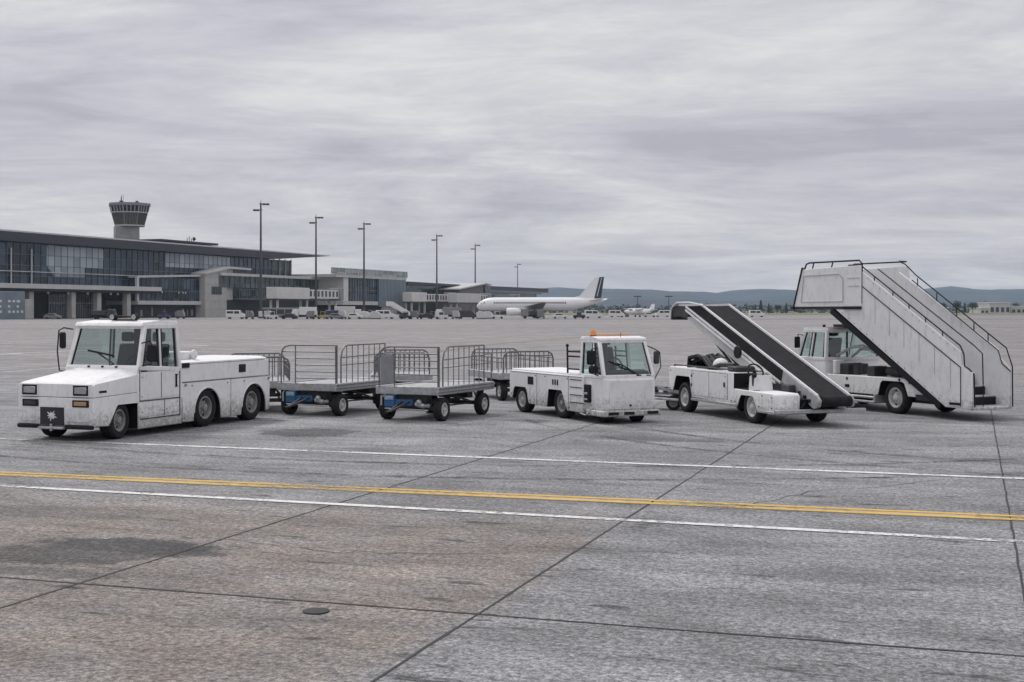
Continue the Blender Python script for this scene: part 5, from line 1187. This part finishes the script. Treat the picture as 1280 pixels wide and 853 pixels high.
M['paintw'] = mat('worn_white_paint', (.72, .72, .71), .6, var=.15, vscale=5, dirt=.75, dirtcol=(.25, .25, .25))
M['painty'] = mat('worn_yellow_paint', (.62, .40, .08), .6, var=.18, vscale=5, dirt=.8, dirtcol=(.26, .23, .18))
def wear(m, lo, hi, sc):
    nt = m.node_tree; N = nt.nodes; L = nt.links; out = [n for n in N if n.type == 'OUTPUT_MATERIAL'][0]; P = N['Principled BSDF']
    tc = N.new('ShaderNodeTexCoord'); q = N.new('ShaderNodeMapping'); q.inputs['Rotation'].default_value = (0, 0, A18); L.new(tc.outputs['Object'], q.inputs['Vector'])
    a = N.new('ShaderNodeTexNoise'); a.inputs['Scale'].default_value = sc; a.inputs['Detail'].default_value = 10; a.inputs['Roughness'].default_value = .78; L.new(q.outputs[0], a.inputs['Vector'])
    b = N.new('ShaderNodeTexNoise'); b.inputs['Scale'].default_value = .55; b.inputs['Detail'].default_value = 5; L.new(q.outputs[0], b.inputs['Vector'])
    ad = N.new('ShaderNodeMath'); ad.operation = 'MULTIPLY_ADD'; ad.inputs[1].default_value = .55; L.new(b.outputs['Fac'], ad.inputs[0]); L.new(a.outputs['Fac'], ad.inputs[2])
    r = N.new('ShaderNodeMapRange'); r.inputs['From Min'].default_value = lo; r.inputs['From Max'].default_value = hi; L.new(ad.outputs[0], r.inputs['Value'])
    t = N.new('ShaderNodeBsdfTransparent'); x = N.new('ShaderNodeMixShader'); L.new(r.outputs[0], x.inputs[0]); L.new(P.outputs[0], x.inputs[1]); L.new(t.outputs[0], x.inputs[2]); L.new(x.outputs[0], out.inputs['Surface'])
wear(M['paintw'], .76, .90, 10); wear(M['painty'], .78, .94, 10)
M['tar'] = mat('joint_sealant', (.022, .022, .022), .7, var=.3, vscale=9)
def strip(name, pts, w, m, z, label, jit=0.0, kind='structure'):
    mb = MB(); pts = [Vector((p[0], p[1], 0)) for p in pts]; out = []
    if jit:
        q = []
        for a, b_ in zip(pts, pts[1:]):
            n = max(2, int((b_ - a).length / .35))
            q += [a.lerp(b_, k / n) for k in range(n)]
        pts = q + [pts[-1]]
    L_, R_ = [], []
    for i, p in enumerate(pts):
        d = (pts[min(i + 1, len(pts) - 1)] - pts[max(i - 1, 0)]).normalized(); s = Vector((-d.y, d.x, 0))
        o = jit * mnoise.noise(Vector((p.x * 2, p.y * 2, 0))); ww = w * (1 + (.5 * mnoise.noise(Vector((p.x * 3, p.y * 3, 4))) if jit else 0))
        c = p + s * o; c.z = z
        L_.append(mb.bm.verts.new(c + s * ww / 2)); R_.append(mb.bm.verts.new(c - s * ww / 2))
    for i in range(len(pts) - 1): mb.bm.faces.new((R_[i], R_[i + 1], L_[i + 1], L_[i]))
    return tag(mb.build(name, m, recalc=False, sharp=None), label, 'marking', kind=kind)
def ext(a, b_, e0, e1):
    a, b_ = Vector((*a, 0)), Vector((*b_, 0)); d = (b_ - a).normalized(); return [(a - d * e0)[:2], (b_ + d * e1)[:2]]
strip('white_line', ext(gp(0, 549), gp(1280, 599), 40, 12), .16, 'paintw', .008, 'long white line painted beneath the tow tractor')
strip('white_line', ext(gp(0, 608), gp(1262, 677), 30, 12), .145, 'paintw', .008, 'white line painted nearest to the camera')
ya, yb = ext(gp(0, 592.5), gp(1280, 648.5), 30, 12)
yd = (Vector(yb) - Vector(ya)).normalized(); yn = Vector((-yd.y, yd.x))
for s_ in (.12, -.12): strip('yellow_line', [tuple(Vector(ya) + yn * s_), tuple(Vector(yb) + yn * s_)], .12, 'painty', .008, 'one of two parallel yellow guide lines painted across the apron')
mk = mat('faded_yellow_ground', (.42, .36, .27), .7, var=.25, vscale=3, dirt=.8, dirtcol=(.26, .255, .25))
strip('faded_paint', [tuple(Vector(ya)), tuple(Vector(yb))], .40, mk, .004, 'faded old paint under the yellow lines')
wear(mk, .72, .95, 6)
strip('joint', ext(gp(490, 837), gp(960, 535), 4, 60), .022, 'tar', .004, 'dark slab joint running towards the belt loader', .012)
strip('joint', ext(gp(17.5, 755), gp(640, 562), 6, 60), .022, 'tar', .004, 'dark slab joint running through the oil stain', .012)
strip('joint', ext(gp(1240, 520), gp(1265, 660), 60, 6), .020, 'tar', .004, 'dark slab joint at the foot of the boarding stairs', .012)
strip('joint', ext(gp(100, 730), gp(1110, 808), 9, 6), .026, 'tar', .0045, 'dark slab joint crossing the foreground', .014)
M['skid'] = mat('tyre_rubber_smear', (.03, .03, .03), .85)
wear(M['skid'], .42, .86, 5)
def arc_pts(c, r, a0, a1, n=40): return [(c[0] + r * math.cos(R(a0 + (a1 - a0) * k / n)), c[1] + r * math.sin(R(a0 + (a1 - a0) * k / n))) for k in range(n + 1)]
for c, r, a0, a1 in (((2.0, 36.0), 17.0, 218, 300), ((2.0, 36.0), 18.5, 216, 302), ((14.0, 30.0), 12.5, 190, 262), ((14.0, 30.0), 14.0, 192, 260)):
    strip('tyre_mark', arc_pts(c, r, a0, a1), .17, 'skid', .006, 'faint curved tyre mark on the apron in front of the vehicles', .02)
random.seed(31)
def crack(a, b, label):
    a, b = Vector(a), Vector(b); n = 26; d = (b - a); s = Vector((-d.y, d.x)).normalized(); pts = []; o = 0
    for k in range(n + 1):
        o += random.uniform(-.05, .05); pts.append(tuple(a + d * k / n + s * o * min(k, n - k) / 6))
    strip('crack', pts, .011, 'tar', .0052, label, .01)
crack(gp(250, 672), gp(640, 692), 'fine crack running through the brown slab')
crack(gp(880, 640), gp(1180, 600), 'fine crack between the yellow and upper white lines')
strip('taxi_line', [gp(540, 441), gp(600, 432.5), gp(640, 428.5), gp(690, 424.5), gp(740, 421), gp(830, 417)], .5, mat('faded_brown_line', (.19, .15, .12), .8), .006, 'thin curved brown taxi line beyond the carts')
strip('taxi_line', [gp(-60, 447), gp(40, 441), gp(130, 437), gp(260, 432)], .35, 'paintw', .006, 'thin pale taxi line beyond the large tow tractor')
strip('taxi_line', [gp(-80, 471), gp(10, 465), gp(60, 461), gp(130, 456.5)], .16, 'paintw', .006, 'thin pale taxi line left of the large tow tractor')
strip('edge_line', [(-300, 316), (620, 316)], 1.6, 'paintw', .02, 'pale edge line of the service road')
strip('edge_line', [(-260, 150), (400, 190)], 1.0, 'tar', .006, 'dark drainage line crossing the far apron')
strip('edge_line', [(-260, 232), (420, 222)], 3.0, mat('pale_far_strip', (.40, .385, .37), .8, var=.2, vscale=.2), .006, 'pale worn strip of the far apron')
dc = MB()
a = [Vector((.34 * math.cos(2 * math.pi * k / 24) * (1 + .1 * math.sin(3 * k)), .34 * math.sin(2 * math.pi * k / 24), .0)) for k in range(24)]
cx, cy = gp(395, 765)
tag(MB().lathe([(.001, 0), (.085, 0), (.10, .002), (.10, .010), (.085, .012), (.001, .012)], (cx, cy, .0), (0, 0, 1), 20).build('drain_cover', 'tar'), 'small round dark drain cover set in the foreground slab', 'drain cover')

# ================================================================== haze, sky, sun, camera
vm = bpy.data.materials.new('haze'); vm.use_nodes = True; N = vm.node_tree.nodes; N.clear()
o = N.new('ShaderNodeOutputMaterial'); v = N.new('ShaderNodeVolumePrincipled'); v.inputs['Color'].default_value = (.70, .85, 1.0, 1); v.inputs['Density'].default_value = HAZE = 0.000105
vm.node_tree.links.new(v.outputs[0], o.inputs['Volume'])
tag(MB().box(-3600, 3600, -320, 5300, -4, 150).build('haze', vm, sharp=None), 'thin bluish air over the airfield', 'haze', kind='stuff')

W = bpy.data.worlds.new('World'); S.world = W; W.use_nodes = True
nt = W.node_tree; N = nt.nodes; L = nt.links; bg = N['Background']
SUN_EL, SUN_AZ = 52, -38             # azimuth from +Y towards +X: behind the vehicles, to the left
sky = N.new('ShaderNodeTexSky'); sky.sky_type = 'NISHITA'; sky.sun_disc = False; sky.sun_elevation = R(SUN_EL); sky.sun_rotation = R(SUN_AZ)
tc = N.new('ShaderNodeTexCoord'); sp = N.new('ShaderNodeSeparateXYZ'); L.new(tc.outputs['Generated'], sp.inputs[0])
def wm_(op, a, b=None, clamp=False):
    k = N.new('ShaderNodeMath'); k.operation = op; k.use_clamp = clamp
    for i, q in enumerate((a, b)):
        if q is None: continue
        if isinstance(q, (int, float)): k.inputs[i].default_value = q
        else: L.new(q, k.inputs[i])
    return k.outputs[0]
zz = wm_('ADD', wm_('MAXIMUM', sp.outputs[2], 0.0), .10)
cx_ = N.new('ShaderNodeCombineXYZ'); L.new(wm_('DIVIDE', sp.outputs[0], zz), cx_.inputs[0]); L.new(wm_('DIVIDE', sp.outputs[1], zz), cx_.inputs[1])
def wn(scale, det, rough, st, off=(0, 0, 0), dist=0.0):
    q = N.new('ShaderNodeMapping'); q.inputs['Scale'].default_value = st; q.inputs['Location'].default_value = off; L.new(cx_.outputs[0], q.inputs['Vector'])
    n = N.new('ShaderNodeTexNoise'); n.inputs['Scale'].default_value = scale; n.inputs['Detail'].default_value = det; n.inputs['Roughness'].default_value = rough; n.inputs['Distortion'].default_value = dist
    L.new(q.outputs[0], n.inputs['Vector']); return n.outputs['Fac']
n1 = wn(.62, 10, .64, (1, 1.1, 1), (2.3, 1.1, 0), .9); n2 = wn(2.6, 9, .7, (.7, 1.3, 1), (5.1, 0, 0), .5)
den = wm_('ADD', wm_('MULTIPLY', n1, .7), wm_('MULTIPLY', n2, .3))
r = N.new('ShaderNodeValToRGB'); cr = r.color_ramp
cr.elements[0].position = .38; cr.elements[0].color = (.455, .444, .50, 1)
cr.elements[1].position = .62; cr.elements[1].color = (.77, .76, .755, 1)
e = cr.elements.new(.5); e.color = (.60, .588, .63, 1)
L.new(den, r.inputs['Fac'])
zen = wm_('ADD', wm_('MULTIPLY', wm_('POWER', wm_('MAXIMUM', sp.outputs[2], 0.0), 2.0), 1.15), wm_('ADD', .94, wm_('MULTIPLY', wm_('POWER', wm_('SUBTRACT', 1.0, wm_('ABSOLUTE', sp.outputs[2])), 14.0), .14)))     # an overcast sky is brighter overhead
sc = N.new('ShaderNodeVectorMath'); sc.operation = 'SCALE'; L.new(r.outputs['Color'], sc.inputs[0]); L.new(wm_('MULTIPLY', zen, 10.2), sc.inputs['Scale'])
mx = N.new('ShaderNodeMix'); mx.data_type = 'RGBA'; mx.inputs[0].default_value = .93
L.new(sky.outputs[0], mx.inputs[6]); L.new(sc.outputs[0], mx.inputs[7]); L.new(mx.outputs[2], bg.inputs['Color']); bg.inputs['Strength'].default_value = .10

sl = bpy.data.lights.new('sun', 'SUN'); sl.energy = 1.5; sl.angle = R(10); sl.color = (1, .965, .92)
so = bpy.data.objects.new('sun', sl); COL.objects.link(so)
d = Vector((math.sin(R(SUN_AZ)) * math.cos(R(SUN_EL)), math.cos(R(SUN_AZ)) * math.cos(R(SUN_EL)), math.sin(R(SUN_EL))))
so.rotation_euler = d.to_track_quat('Z', 'Y').to_euler(); so.location = (0, 0, 80)

cam = bpy.data.cameras.new('camera'); co = bpy.data.objects.new('camera', cam); COL.objects.link(co)
co.location = (0, 0, CAM_H); co.rotation_euler = (R(90), 0, 0)
cam.sensor_width = 36; cam.lens = 36 * F / 1280; cam.shift_y = -(426.5 - HOR) / 1280
cam.clip_start = .1; cam.clip_end = 12000
S.camera = co
S.view_settings.view_transform = 'Standard'; S.view_settings.look = 'None'; S.view_settings.exposure = 0.0; S.view_settings.gamma = 1.0
S.view_settings.use_curve_mapping = False
S.cycles.volume_bounces = 0; S.cycles.max_bounces = 8; S.cycles.transparent_max_bounces = 16
S.cycles.use_denoising = True
